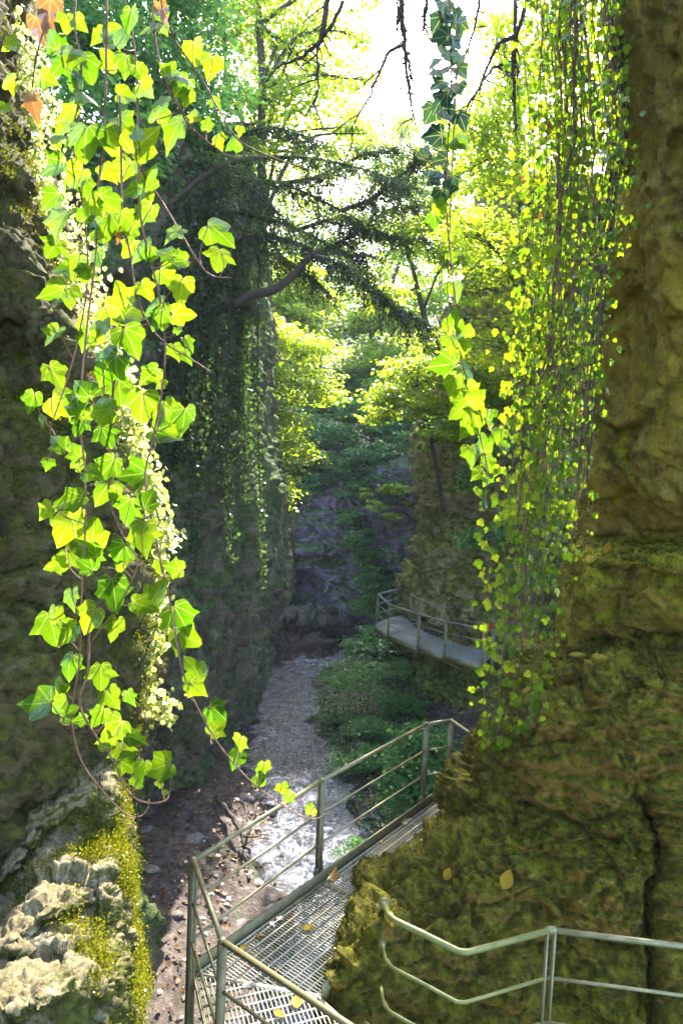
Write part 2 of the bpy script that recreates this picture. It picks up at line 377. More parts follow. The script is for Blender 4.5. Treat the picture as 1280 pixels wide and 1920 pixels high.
# stream line and the gorge floor
SL = cr([WZ(*p, ZF)[:2] for p in ((470, 1960), (545, 1760), (590, 1620), (585, 1530), (545, 1420), (528, 1350), (535, 1290), (575, 1248), (625, 1225), (690, 1208))], 160)
def stream_dist(xy):
    d = np.full(len(xy), 99.); side = np.zeros(len(xy)); k = np.zeros(len(xy))
    for i in range(0, len(SL) - 1):
        q = xy - SL[i]; dd = np.hypot(q[:, 0], q[:, 1]); tdir = SL[i + 1] - SL[i]
        n = dd < d; d = np.where(n, dd, d); side = np.where(n, np.sign(tdir[0] * q[:, 1] - tdir[1] * q[:, 0]), side); k = np.where(n, i, k)
    return d, side, k
tA, tB = WZ(250, 1562, ZF + .6)[:2], WZ(540, 1660, ZF + .3)[:2]     # edge of the raised bank near the bottom left
def floor_z(xy):
    d, side, k = stream_dist(xy)
    P3 = np.column_stack([xy, np.zeros(len(xy))])
    z = ZF + .16 * fbm(P3 * .45, 4) + .07 * fbm(P3 * 2.4, 4)
    hw = 1.25
    z += np.clip((d - hw) / 1.2, 0, 1) * .35 + np.clip((d - 2.2) / 5, 0, 1) * np.where(side < 0, 1.0, .8)
    z -= .22 * np.clip(1 - d / hw, 0, 1) ** .5
    e = (tB - tA); s_ = (e[0] * (xy[:, 1] - tA[1]) - e[1] * (xy[:, 0] - tA[0])) / np.hypot(*e)
    z += np.where(side > 0, 1, .0) * np.clip((-s_ + .25 * fbm(P3 * .8, 3)) / .5, 0, 1) * .75
    return z
nx, ny = 220, 260
gx = np.linspace(-16, 16, nx); gy = np.linspace(3, 46, ny); XY = np.stack(np.meshgrid(gx, gy), -1).reshape(-1, 2)
FZ = floor_z(XY)
floor = kind(put('gorge_floor', mesh('gorge_floor', np.column_stack([XY, FZ]), gridfaces(ny, nx), True), M_floor), 'structure')
far = np.linspace(-260, 260, 60); XY2 = np.stack(np.meshgrid(far, far), -1).reshape(-1, 2)
kind(put('ground', mesh('ground', np.column_stack([XY2, np.full(len(XY2), ZF - 2.5)]), gridfaces(60, 60)), M_hill), 'structure')
# water sheet along the stream line
wv = []; half = np.linspace(-1, 1, 9)
tn = np.gradient(SL, axis=0); tn /= np.linalg.norm(tn, axis=1)[:, None]; nn = np.column_stack([tn[:, 1], -tn[:, 0]])
for i in range(len(SL)):
    hw = 1.3 + .3 * math.sin(i * .21) + .2 * math.sin(i * .57) + .15 * rs.normal()
    for h in half: wv.append((*(SL[i] + nn[i] * h * hw), ZF + .19 + .01 * math.sin(i * 1.7 + h * 3)))
kind(put('stream', mesh('stream', np.array(wv), gridfaces(len(SL), 9), True), M_water), 'structure')

# cliffs
def cave(P):
    x, y, _ = PX(P); wx = x + 6 * perlin(P * .8); wy = y + 6 * perlin(P * .8 + 9)
    r = ((wx - 578) / 44) ** 2 + ((wy - 1175) / 100) ** 2; arch = 1 / (1 + np.exp((r - 1) * 9)); slot = np.exp(-((wy - 1050) / 9) ** 2) / (1 + np.exp((np.abs(wx - 588) - 55) / 6))
    brow_ = np.exp(-((wy - 1032) / 9) ** 2) / (1 + np.exp((np.abs(wx - 588) - 60) / 8))
    return -2.6 * arch - 1.5 * slot + .7 * brow_
c_far = cliff('cliff_far', [
    [(380, 800, 48), (500, 830, 41), (560, 820, 40), (620, 830, 40), (690, 850, 39), (760, 850, 37), (860, 850, 34)],
    [(380, 880, 46), (500, 890, 40), (560, 880, 39), (620, 890, 39), (690, 890, 38), (760, 890, 36), (860, 890, 34)],
    [(380, 960, 45), (500, 960, 39), (560, 960, 38.5), (620, 960, 38), (690, 960, 37.5), (760, 960, 36), (860, 960, 34)],
    [(380, 1035, 45), (500, 1035, 38.4), (560, 1035, 37.6), (620, 1035, 37.6), (690, 1035, 37), (760, 1035, 36), (860, 1035, 34)],
    [(380, 1058, 46), (500, 1058, 39), (560, 1058, 38.6), (620, 1058, 38.4), (690, 1058, 37), (760, 1058, 36), (860, 1058, 34)],
    [(380, 1110, 46), (500, 1110, 39), (565, 1110, 38.6), (615, 1110, 38.2), (690, 1110, 37), (760, 1110, 36), (860, 1110, 34)],
    [(380, 1180, 46), (500, 1180, 39), (565, 1180, 38.4), (615, 1180, 38), (690, 1180, 36.5), (760, 1180, 35.5), (860, 1180, 34)],
    [(380, 1250, 45), (500, 1250, 39), (560, 1250, 39), (620, 1250, 38), (690, 1250, 36), (760, 1250, 35), (860, 1250, 34)]],
    220, 260, M_far, .8, 2.2, .9, 1.0, 3, cave)
kind(c_far, 'structure')
kind(cliff('rock_shelf', [
    [(400, 1130, 40), (480, 1145, 37.5), (560, 1140, 37.5), (610, 1150, 37.5), (650, 1180, 38.5)],
    [(400, 1150, 38), (480, 1158, 35.5), (560, 1155, 35.3), (612, 1165, 35.5), (640, 1190, 37)],
    [(400, 1180, 37.5), (480, 1185, 35.4), (560, 1185, 35.2), (605, 1190, 35.4), (630, 1205, 37)],
    [(400, 1205, 36.5), (480, 1210, 33.4), (560, 1212, 33.6), (610, 1210, 34), (640, 1220, 35.5)],
    [(400, 1260, 36), (480, 1262, 31.5), (560, 1262, 32), (610, 1250, 33), (640, 1250, 35)]], 130, 100, M_floor, .6, .9, 1., .8, 9), 'structure')
def mrow(y, e, de, i1=None, d0=13.):
    i1 = i1 if i1 is not None else e - 45
    return [(-60, y, d0 - 2), (80, y, d0), (230, y, d0 + 1.2), (i1 - 90, y, d0 + 2.7), (i1, y, d0 + 5.2), (e, y, de), (e - 8, y, de + 9)]
c_mid = cliff('cliff_left_middle', [mrow(230, 455, 20), mrow(420, 470, 21), mrow(560, 486, 21.5), mrow(760, 490, 22.5), mrow(880, 518, 23.5, 462),
    mrow(950, 538, 24, 474), mrow(1040, 528, 24.5, 470), mrow(1110, 520, 24.5, 462), mrow(1165, 490, 25, 440), mrow(1300, 468, 25.5, 410, 13.5),
    mrow(1420, 420, 22.5, 350, 13.5), mrow(1500, 370, 20.5, 310, 13), mrow(1600, 300, 17, 250, 11.5), mrow(1800, 250, 15, 200, 9)],
    270, 310, M_mid, .7, 1.3, .8, .3, 5, None, (1, 1, .38)); kind(c_mid, 'structure')
def prow(y, e, de):
    k = e + .35 * (1000 - e)
    return [(e + 12, y, de + 8), (e + 2, y, de + 1.2), (e + 45, y, de - .7), (k + 20, y, de - 1.6), (1000, y, de - 3.6), (1130, y, de - 6), (1400, y, de - 8)]
c_pil = cliff('cliff_right_middle', [prow(330, 915, 25), prow(470, 885, 25), prow(560, 868, 25), prow(660, 845, 25), prow(780, 800, 25.5), prow(880, 786, 25.7), prow(960, 796, 25.7),
    prow(1040, 784, 25.7), prow(1080, 764, 26), prow(1130, 756, 26.4), prow(1190, 772, 27.2), prow(1240, 790, 27.6), prow(1300, 774, 26), prow(1400, 778, 24.2), prow(1520, 770, 21), prow(1700, 740, 18)],
    240, 330, M_pillar, .6, 1.5, .9, 1., 8); kind(c_pil, 'structure')
def lrow(y, e):
    dl = np.interp(y, (-300, 400, 520, 640, 760, 1300), (3.5, 3.5, 3.5, 3.9, 3.5, 3.2)); dc = np.interp(y, (-300, 160, 640, 1300), (4.3, 4.2, 3.9, 3.8)); wd = np.interp(y, (0, 300, 500, 640, 1000, 1300, 1450), (60, 72, 90, 78, 62, 48, 30))
    return [(-900, y, 2.0), (-450, y, 2.5), (e - wd - 170, y, dl), (e - wd, y, dc), (e - wd * .8, y, dc + .3), (e - wd * .4, y, dc + 1.15), (e, y, dc + 2.5), (e - 8, y, dc + 5)]
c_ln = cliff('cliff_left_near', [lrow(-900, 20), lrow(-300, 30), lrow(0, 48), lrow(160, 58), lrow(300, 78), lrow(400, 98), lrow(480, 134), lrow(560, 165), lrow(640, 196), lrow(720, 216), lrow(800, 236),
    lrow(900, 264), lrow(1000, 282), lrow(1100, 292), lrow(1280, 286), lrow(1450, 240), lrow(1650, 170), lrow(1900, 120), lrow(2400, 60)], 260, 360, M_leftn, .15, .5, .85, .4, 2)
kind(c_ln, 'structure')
def rrow(y, e, de, dr):
    return [(e - 10, y, de + 6), (e - 4, y, de + 2), (e, y, de), (e + (1280 - e) * .4, y, de + (dr - de) * .5), (1280, y, dr), (1480, y, dr - .6), (1900, y, dr - 1.2)]
c_r = cliff('cliff_right_near', [rrow(-1100, 1130, 5.2, 3.8), rrow(-300, 1142, 5.6, 4.3), rrow(0, 1154, 6.0, 4.8), rrow(200, 1166, 6.4, 5.3), rrow(330, 1160, 6.8, 5.7), rrow(480, 1132, 7.4, 6.0),
    rrow(700, 1118, 8.0, 6.5), rrow(880, 1104, 8.5, 6.9), rrow(985, 1092, 9.3, 7.5), rrow(1012, 1088, 9.4, 7.6), rrow(1050, 1078, 8.5, 6.7), rrow(1062, 1074, 8.45, 6.6), rrow(1120, 1066, 8.5, 6.65), rrow(1180, 1060, 8.7, 6.9), rrow(1200, 1056, 8.75, 7.4), rrow(1250, 1040, 8.9, 7.6), rrow(1300, 1020, 9, 7.6), rrow(1500, 990, 9, 7.8)],
    270, 380, M_right, .19, 1.25, .8, .3, 1); kind(c_r, 'structure')
def brow(y, e, de, dr, y2=None):
    y2 = y2 or y; d4 = np.interp(y, (1350, 1900), (7.0, 6.1)); d5 = np.interp(y, (1350, 1900), (6.75, 5.95)); d6 = np.interp(y, (1350, 1900), (6.5, 5.8))
    return [(e + 25, y, de + 3.2), (e + 3, y, de + .8), (e, y, de), (e + .5 * (1000 - e), .5 * (y + y2), .45 * de + .55 * d4), (1010, y2, d4), (1150, y2, d5), (1290, y2, d6), (1900, y2, d6 - .8)]
def fissure(P):
    x, y, _ = PX(P); cx = 1220 + 26 * perlin(P * 1.3) + 12 * perlin(P * 4) + 7 * perlin(P * 11) + .02 * (y - 1500)
    a = np.exp(-((x - cx) / (6 + 3 * perlin(P * 3))) ** 2) * np.clip((y - 1470) / 60, 0, 1); c2 = np.exp(-((y - (1510 + .32 * (x - 960) + 18 * perlin(P * 2.2))) / 8) ** 2) * (x > 960) * (x < 1160)
    return -.42 * a - .16 * c2 + .10 * np.clip((x - cx) / 30, 0, 1) * (y > 1480)
c_b = cliff('cliff_right_block', [
    [(1010, 1205, 12), (1004, 1207, 10.5), (1005, 1208, 9.6), (1060, 1196, 9.0), (1140, 1190, 8.5), (1220, 1184, 8.1), (1300, 1180, 7.6), (1900, 1180, 7)],
    [(985, 1262, 11.5), (975, 1264, 9.6), (972, 1266, 8.5), (1040, 1232, 8.1), (1120, 1222, 7.75), (1210, 1214, 7.4), (1300, 1208, 7.1), (1900, 1210, 6.6)],
    [(965, 1318, 11.5), (955, 1320, 9.4), (950, 1322, 8.3), (1030, 1272, 7.5), (1110, 1258, 7.15), (1200, 1250, 6.8), (1300, 1242, 6.5), (1900, 1240, 6.0)],
    [(955, 1338, 11.5), (945, 1340, 9.3), (938, 1342, 8.3), (1020, 1300, 7.4), (1110, 1286, 7.05), (1200, 1278, 6.7), (1300, 1270, 6.45), (1900, 1270, 6.0)],
    brow(1372, 912, 8.5, 6.7, 1330), brow(1412, 886, 8.6, 6.5, 1380), brow(1450, 862, 8.6, 6.4, 1430), brow(1490, 842, 8.5, 6.3, 1490), brow(1545, 836, 8.0, 6.2), brow(1590, 772, 7.2, 6.1),
    brow(1630, 702, 6.9, 6.05), brow(1690, 692, 6.5, 5.9), brow(1760, 658, 6.05, 5.8), brow(1840, 640, 5.8, 5.7), brow(1930, 622, 5.7, 5.6), brow(2200, 590, 5.6, 5.5), brow(2900, 560, 5.6, 5.5)],
    310, 350, M_block, .23, .62, 1., .6, 6, fissure); kind(c_b, 'structure')
# hillside closing the gorge behind
HX = np.linspace(-150, 150, 130); HT = np.linspace(0, 1, 80)
hv = []
for tt in HT:
    y = 41 + 110 * tt
    for x in HX:
        hv.append((x, y + 6 * math.sin(x * .09), -2.5 + 17 * min(1, tt * 2.6) ** .8 + abs(x) * .2 + 8 * tt))
hv = np.array(hv); hv[:, 2] += 1.6 * fbm(hv * .12, 4)
kind(put('hillside', mesh('hillside', hv, gridfaces(80, 130), True), M_hill), 'structure')

# stones lying in the gorge
def stone_mesh(seed):
    n, m = 12, 8; th = np.linspace(0, 2 * math.pi, n, endpoint=False); ph = np.linspace(.05, math.pi - .05, m)
    V = np.array([(math.sin(p) * math.cos(a), math.sin(p) * math.sin(a), .6 * math.cos(p)) for p in ph for a in th])
    f1, f2, c_ = worley(V * .9 + seed * 9); V *= (1 + .25 * fbm(V * 1.1 + seed * 9, 3) + .3 * c_)[:, None]
    k = np.arange(m * n).reshape(m, n); k2 = np.roll(k, -1, 1)
    Fq = np.stack([k[:-1], k[1:], k2[1:], k2[:-1]], -1).reshape(-1, 4)
    return mesh('stone', V, Fq, False)
def stone_mat():
    t = NT('stone'); co = t.n('TexCoord').outputs['Object']; a = t.noise(3, 7, .7, co); r = t.n('ObjectInfo').outputs['Random']
    col = t.mix(r, (.11, .09, .085), (.26, .23, .22)); col = t.mix(t.ramp(a, (.4, .7), (.6, 0.)), col, (.09, .075, .06))
    return t.done(t.n('BsdfPrincipled', i_Base_Color=col, i_Roughness=.7, i_Normal=t.n('Bump', i_Height=a, i_Strength=.5, i_Distance=.08).outputs[0]))
M_stone = stone_mat()
SM = [stone_mesh(i) for i in range(5)]
for m_ in SM: m_.materials.append(M_stone)
SR = [stone_mesh(10 + i) for i in range(5)]
for m_ in SR: m_.materials.append(M_right)
pts = []
for i in range(120):
    k = rnd.randrange(8, 150); off = rnd.gauss(0, 1.15); p = SL[k] + nn[k] * off; pts.append((p, rnd.uniform(.06, .2) * (1.6 if rnd.random() < .12 else 1)))
for i in range(28):
    p = WZ(rnd.uniform(250, 640), rnd.uniform(1180, 1800), ZF)[:2]; pts.append((p, rnd.uniform(.08, .24)))
zz = floor_z(np.array([p for p, s in pts]))
for (p, s), z in zip(pts, zz):
    put('stone', SM[rnd.randrange(5)], None, floor, Matrix.Translation((p[0], p[1], z + s * .1)) @ Matrix.Rotation(rnd.uniform(0, 6.3), 4, 'Z') @ Matrix.Diagonal((s * rnd.uniform(.8, 1.4), s, s * rnd.uniform(.5, .9), 1)))
ng = 9000; gk = rs.randint(4, 158, ng); go_ = SL[gk] + nn[gk] * np.clip(rs.normal(size=ng) * .8, -1.5, 1.5)[:, None] + rs.normal(size=(ng, 2)) * .12
px_ = PX(np.column_stack([go_, np.full(ng, ZF)])); kp = ~((px_[1] > 1470) & (px_[0] < 490 + .35 * (px_[1] - 1470))); go_ = go_[kp]; ng = len(go_); gz_ = floor_z(go_); gs_ = rs.uniform(.03, .10, ng) * np.where(rs.rand(ng) < .08, 1.8, 1)
oc = np.array([(1, 0, 0), (0, 1, 0), (-1, 0, 0), (0, -1, 0), (0, 0, .7), (0, 0, -.5)], float); of = np.array([(0, 1, 4), (1, 2, 4), (2, 3, 4), (3, 0, 4), (1, 0, 5), (2, 1, 5), (3, 2, 5), (0, 3, 5)])
ca, sa = np.cos(rs.uniform(0, 6.3, ng)), np.sin(rs.uniform(0, 6.3, ng)); ov_ = oc[None] * (1 + .35 * rs.normal(size=(ng, 6, 1))) + .15 * rs.normal(size=(ng, 6, 3))
V = np.stack([go_[:, 0, None] + gs_[:, None] * (ca[:, None] * ov_[..., 0] - sa[:, None] * ov_[..., 1]), go_[:, 1, None] + gs_[:, None] * (sa[:, None] * ov_[..., 0] + ca[:, None] * ov_[..., 1]), (gz_ + gs_ * .3)[:, None] + gs_[:, None] * ov_[..., 2]], -1).reshape(-1, 3)
def gravel_mat():
    t = NT('gravel'); r = t.n('NewGeometry').outputs['Random Per Island']
    return t.done(t.n('BsdfPrincipled', i_Base_Color=t.ramp(r, (0., (.03, .024, .022)), (.4, (.075, .06, .055)), (.8, (.13, .11, .105)), (1., (.22, .20, .20))), i_Roughness=.45))
o = kind(put('gravel', mesh('gravel', V, (np.arange(ng)[:, None, None] * 6 + of[None]).reshape(-1, 3)), gravel_mat()), 'stuff'); o['label'] = 'wet grey gravel lying in and along the stream'
# leaf litter on the banks
n = 17000; lp = np.column_stack([rs.uniform(-8, 4, n), rs.uniform(9, 36, n)])
dd, sd_, kk = stream_dist(lp); lp = lp[(dd > 1.1) | (rs.rand(n) < .08)]
lz = floor_z(lp); n = len(lp)
V, Fq = leaves(np.column_stack([lp, lz + .02]), rs.uniform(.07, .15, n), rs.normal(size=(n, 3)) * (1, 1, .25), np.array((0, 0, 1)) + rs.normal(size=(n, 3)) * .35, rs, .62, True)
o = kind(put('leaf_litter', mesh('leaf_litter', V, Fq), M_litter), 'stuff'); o['label'] = 'brown fallen leaves strewn over the gorge floor'

for lb, pp, r_ in (('dark fallen branch with forked end lying on the left bank', [(405, 1500), (430, 1530), (452, 1555), (470, 1575)], .07), ('thin fallen branch leaning by the stream edge', [(482, 1490), (470, 1530), (452, 1580)], .05)):
    P = []
    for x_, y_ in pp:
        q = WZ(x_, y_, ZF + .6); P.append((q[0], q[1], floor_z(np.array([q[:2]]))[0] + .12 + .25 * rnd.random()))
    P = cr(P, 20) + rs.normal(size=(20, 3)) * .02; h = thing('fallen_branch', lb, 'branch', P[0], 'fallen branches on the gorge floor'); ps = [(P, np.linspace(r_, r_ * .4, 20))]
    for j in (6, 10, 13, 16): e = P[j] + rs.normal(size=3) * .35 + (0, 0, .35); ps.append((cr([P[j], (P[j] + e) / 2 + rs.normal(size=3) * .05, e], 7), np.linspace(r_ * .4, r_ * .1, 7)))
    put('stem', mesh('stem', *tubes(ps, 6), True), M_bark, h)

# ================================================================== WALKWAYS
ZD, ZR = -4.42, -3.36
def v3(a, z): return np.array((a[0], a[1], z))
tA_ = WZ(366, 1822, ZD); tC_ = WZ(838, 1482, ZD)
T = (tC_ - tA_) / np.linalg.norm(tC_ - tA_); Nn = np.array((T[1], -T[0], 0)); L = np.linalg.norm(tC_ - tA_)
Zv = np.array((0, 0, 1.))
way = thing('walkway', 'near steel grating walkway with tubular railing curving round the mossy rock', 'walkway', tA_)
def bar(a, b, wd, ht, up=Zv):
    a, b = np.asarray(a, float), np.asarray(b, float); d = b - a; l = np.linalg.norm(d); d /= l
    s = np.cross(d, up); s /= np.linalg.norm(s); u = np.cross(s, d)
    return box((a + b) / 2, d * l / 2, s * wd / 2, u * ht / 2)
def inside_seg(poly, p, d):
    """clip the line p + s d to a convex polygon in plan"""
    lo, hi = -50., 50.; c = poly.mean(0)
    for i in range(len(poly)):
        a, b = poly[i], poly[(i + 1) % len(poly)]; e = b - a; nrm = np.array((e[1], -e[0]))
        if np.dot(c - a, nrm) < 0: nrm = -nrm
        q = np.dot(p - a, nrm); k = np.dot(d, nrm)
        if abs(k) < 1e-9:
            if q < 0: return None
        elif k > 0: lo = max(lo, -q / k)
        else: hi = min(hi, -q / k)
    return (lo, hi) if hi > lo + .01 else None
def deck_panel(parent, poly, t, n, zt, coarse, fine, mat, th=(.010, .007), single=True, frame=.03):
    """open grating: frame, bearing bars along t (one object each), closely set cross bars along n"""
    poly = np.asarray(poly)[:, :2]; fr = []
    for i in range(len(poly)):
        a, b = poly[i], poly[(i + 1) % len(poly)]; fr.append(bar(v3(a, zt - .02), v3(b, zt - .02), .012, .05))
    pan = put('deck_panel', mesh('deck_panel', *join(fr)), mat, parent)
    c = poly.mean(0); bars = []
    for d, nn_, sp, zo, hh, wd in ((t, n, coarse, zt - .012, .024, th[0]), (n, t, fine, zt - .007, .012, th[1])):
        ex = [(p - c) @ nn_[:2] for p in poly]; k = math.ceil(min(ex) / sp)
        while k * sp < max(ex):
            s = inside_seg(poly, c + nn_[:2] * k * sp, d[:2]); k += 1
            if s:
                a = c + nn_[:2] * (k - 1) * sp
                bb = bar(v3(a + d[:2] * s[0], zo), v3(a + d[:2] * s[1], zo), wd, hh)
                if d is t and single:
                    g = put('grating_bar', mesh('grating_bar', *bb), mat, pan); g.matrix_parent_inverse = Matrix()
                else: bars.append(bb)
    g = kind(put('cross_bars', mesh('cross_bars', *join(bars)), mat, pan), 'stuff'); g.matrix_parent_inverse = Matrix()
    return pan
J0 = tA_; J0i = WZ(600, 1866, ZD)                    # mitred joint at the bend
J1 = WZ(603, 1650, ZD) + .02 * Nn; WDT = 1.02
J1 = tA_ + T * np.dot(J1 - tA_, T)
deck_panel(way, [J0 + .03 * Nn, J1 + .03 * Nn, J1 + WDT * Nn, J0i], T, Nn, ZD, .088, .034, M_grate)
J2 = tA_ + T * (L + .9)
deck_panel(way, [J1 + .03 * Nn + .02 * T, J2 + .03 * Nn, J2 + WDT * Nn, J1 + WDT * Nn + .02 * T], T, Nn, ZD, .088, .034, M_grate)
E_ = WZ(417, 1765, ZR); G_ = WZ(650, 1920, ZR); tE = v3(E_ - tA_, 0); tE /= np.linalg.norm(tE); nE = np.array((-tE[1], tE[0], 0)); nE = nE if nE[0] > 0 else -nE
dG = v3(G_ - E_, 0); dG /= np.linalg.norm(dG); G2 = E_ + dG * 2.6; nG = np.array((-dG[1], dG[0], 0)); nG = nG if nG[1] > 0 else -nG
deck_panel(way, [J0 - .02 * T, v3(E_, ZD), v3(E_, ZD) + dG * .5 + nG * 1.0, J0i - .02 * T], nE * -1, tE, ZD - .004, .10, .036, M_grate)
deck_panel(way, [v3(E_, ZD) + .02 * dG, v3(G2, ZD), v3(G2, ZD) + nG * 1.0, v3(E_, ZD) + dG * .52 + nG * 1.0], dG, nG, ZD - .006, .088, .034, M_grate)
for a, b in ((tA_, J2), (J0i + .02 * Nn, J1 + (WDT + .02) * Nn), (J1 + (WDT + .02) * Nn, J2 + (WDT + .02) * Nn)):
    put('toe_board', mesh('toe_board', *bar(a + Zv * .02, b + Zv * .02, .012, .17)), M_post, way)
put('toe_board', mesh('toe_board', *bar(tA_ + Zv * -.03, v3(E_, ZD - .03), .012, .07)), M_steel, way)
put('toe_board', mesh('toe_board', *bar(v3(E_, ZD) + dG * .55 + nG * 1.02 + Zv * .03, v3(G2, ZD) + nG * 1.02 + Zv * .03, .012, .14)), M_steel, way)
D_ = WZ(363, 1613, ZR); A_ = WZ(604, 1463, ZR); B_ = WZ(800, 1357, ZR); C_ = WZ(846, 1351, ZR); K_ = WZ(905, 1392, ZR)
def post(parent, p, ztop, zbot, face, wd=.052, dp=.03, mat=None, twin=True):
    """two flat bars with a gap: the post of the railing"""
    f = np.asarray(face, float); f[2] = 0; f /= np.linalg.norm(f); s = np.array((-f[1], f[0], 0))
    ps = [box(v3(p + s * o * wd * .32, (ztop + zbot) / 2), s * wd * .16, f * dp, Zv * (ztop - zbot) / 2) for o in ((-1, 1) if twin else (0,))]
    if twin: ps.append(box(v3(p, (ztop + zbot) / 2), s * wd * .2, f * dp * .45, Zv * (ztop - zbot) / 2 * .995))
    return put('post', mesh('post', *join(ps)), mat or M_post, parent)
for p, zb, f in ((D_, ZD - 1.0, Nn), (E_, ZD - .5, nE), (A_, ZD - .12, Nn), (B_, ZD - .12, Nn), (C_, ZD - .12, Nn), (G2, ZD - .3, nG)):
    post(way, p, ZR - .01, zb, f)
K2 = K_ + (K_ - C_) * .8
RA = [D_, A_, B_]
def rail(parent, name, P, r, mat, sides=12, bend=0):
    P = np.asarray(P, float)
    return put(name, mesh(name, *tubes([(P, r)], sides), True), mat, parent)
def unit_(v): return v / np.linalg.norm(v)
def lower(p, dz): q = np.array(p, float); q[2] -= dz; return q
for seg in ((D_, A_), (A_, B_), (B_, C_), (C_, K2), (D_, E_), (E_, G2)):
    rail(way, 'handrail', seg, .022, M_steel)
    for dz in (.36, .70): rail(way, 'middle_rail', [lower(s, dz) for s in seg], .0125, M_steel, 8)
for p in (D_, E_, A_, B_, C_):
    th = np.linspace(-.9, .9, 5); put('rail_joint', mesh('rail_joint', *tubes([([p + Zv * z * .026 for z in th], [.012 + .016 * math.sqrt(max(0, 1 - z * z)) for z in th])], 10), True), M_steel, way)
for p, f in ((A_, Nn), (B_, Nn), (C_, Nn), (E_, nE)):
    put('base_plate', mesh('base_plate', *join([box(v3(p, ZD + .03), np.array((f[1], -f[0], 0)) * .055, f * .018, Zv * .06)] + [box(v3(p + np.array((f[1], -f[0], 0)) * o_ * .04 + f * .02, ZD + .04), np.array((f[1], -f[0], 0)) * .009, f * .012, Zv * .009) for o_ in (-1, 1)])), M_post, way)
# inner handrail in front of the mossy rock
H = [WZ(716, 1688, ZR), WZ(735, 1722, ZR), WZ(868, 1788, ZR), WZ(1032, 1744, ZR), WZ(1290, 1776, ZR), WZ(1500, 1800, ZR)]
H[0] = W(716, 1686, 6.55); H.insert(1, W(724, 1703, 5.35))
ir = thing('railing', 'mossy handrail with two lower bars bolted to the mossy rock face', 'railing', v3(WZ(1032, 1744, ZR), ZD))
for dz, r_, nm in ((0, .022, 'handrail'), (.37, .0135, 'middle_rail'), (.72, .0135, 'middle_rail')):
    P = [lower(p, dz) for p in H]
    Q = [P[0], P[1]] + list(cr([P[1], P[2], P[2] * .6 + P[3] * .4], 6))[1:] + [P[3] * .94 + P[2] * .06, P[3] * .97 + P[4] * .03 + Zv * .004, P[3] * .93 + P[4] * .07, P[4]]
    rail(ir, nm, Q, r_, metal_mat('mossy_steel_' + nm, (.25, .26, .10), (.15, .16, .035), .42, .4), 12)
    rail(ir, nm, [P[4], P[5], P[6]], r_, M_steel, 12)
    dq = unit_(P[1] - P[0]); put('wall_flange', mesh('wall_flange', *tubes([([P[0] + dq * (.72 + z) for z in (0, .003, .02, .023)], [.02, r_ * 2.3, r_ * 2.3, .02])], 12), True), M_post, ir)
    put('sleeve', mesh('sleeve', *tubes([([P[1] * (1 - z) + P[2] * z for z in (.55, .6, .9, .95)], [r_, r_ * 1.15, r_ * 1.15, r_])], 12), True), M_steel, ir)
f_ = v3(WZ(1032, 1744, ZR), 0)
for s in (-1, 1):
    sx = np.array((1, -.1, 0)) * s * .026
    put('post', mesh('post', *box(v3(f_ + sx, ZR - .58), (.006, 0, 0), (0, .028, 0), (0, 0, .57))), M_steel, ir)
put('rail_joint', mesh('rail_joint', *tubes([([f_ + Zv * ZR + np.array((z * .04, 0, 0)) for z in (-1, -.9, .9, 1)], [.012, .028, .028, .012])], 12), True), M_steel, ir)
# far walkway wrapping the pillar
ZD2 = -5.75; ZR2 = ZD2 + 1.06
OF = [WZ(775, 1146, ZD2), WZ(706, 1167, ZD2), WZ(703, 1174, ZD2), WZ(727, 1191, ZD2), WZ(783, 1213, ZD2), WZ(833, 1229, ZD2), WZ(903, 1246, ZD2)]
wf = thing('walkway', 'far grey steel walkway wrapping round the rock pillar above the stream', 'walkway', OF[3])
IF_ = [WZ(800, 1160, ZD2), WZ(765, 1163, ZD2), WZ(768, 1166, ZD2), WZ(778, 1176, ZD2), WZ(815, 1194, ZD2), WZ(860, 1208, ZD2), WZ(925, 1224, ZD2)]
for i in range(len(OF) - 1):
    q = np.array([OF[i], OF[i + 1], IF_[i + 1], IF_[i]])
    if np.linalg.norm(q[1] - q[0]) < .3: continue
    t_ = v3(q[1] - q[0], 0); t_ /= np.linalg.norm(t_)
    deck_panel(wf, q, t_, np.array((t_[1], -t_[0], 0)), ZD2, .05, .05, M_steelf, (.018, .018), False)
    put('side_beam', mesh('side_beam', *bar(q[0] - Zv * .1, q[1] - Zv * .1, .03, .16)), M_post, wf)
UPF = [np.array((p[0], p[1], ZR2)) for p in OF]
for i in range(len(OF) - 1):
    if i == 1: continue
    sg = (UPF[i], UPF[i + 1]) if i != 2 else (UPF[1], UPF[3])
    rail(wf, 'handrail', sg, .027, M_steelf, 8)
    for dz in (.36, .72): rail(wf, 'middle_rail', [lower(s, dz) for s in sg], .016, M_steelf, 6)
for i in (1, 3, 4, 5, 6):
    post(wf, OF[i], ZR2, ZD2 - .25, (0, 1, 0), .08, .02, M_post)
for i in (3, 4, 5):
    q0 = OF[i] * .92 + IF_[i] * .08 - Zv * .2; q1 = IF_[i] * 1.0 + (IF_[i] - OF[i]) * .55 - Zv * 1.15; q2 = IF_[i] + (IF_[i] - OF[i]) * .6 - Zv * .2
    put('bracket', mesh('bracket', *join([bar(q0, q1, .07, .07), bar(q0, q2, .07, .09)])), M_post, wf)
INR = [IF_[k] + Zv * 1.06 for k in (2, 3, 4)]
for a, b in zip(INR[:-1], INR[1:]): rail(wf, 'handrail', (a, b), .024, M_steelf, 8); rail(wf, 'middle_rail', (lower(a, .45), lower(b, .45)), .016, M_steelf, 6)
post(wf, IF_[2], ZR2, ZD2 - .2, (0, 1, 0), .08, .02, M_post)
R2 = [W(875, 1163, 22), W(905, 1172, 20.5), W(935, 1185, 19.5)]
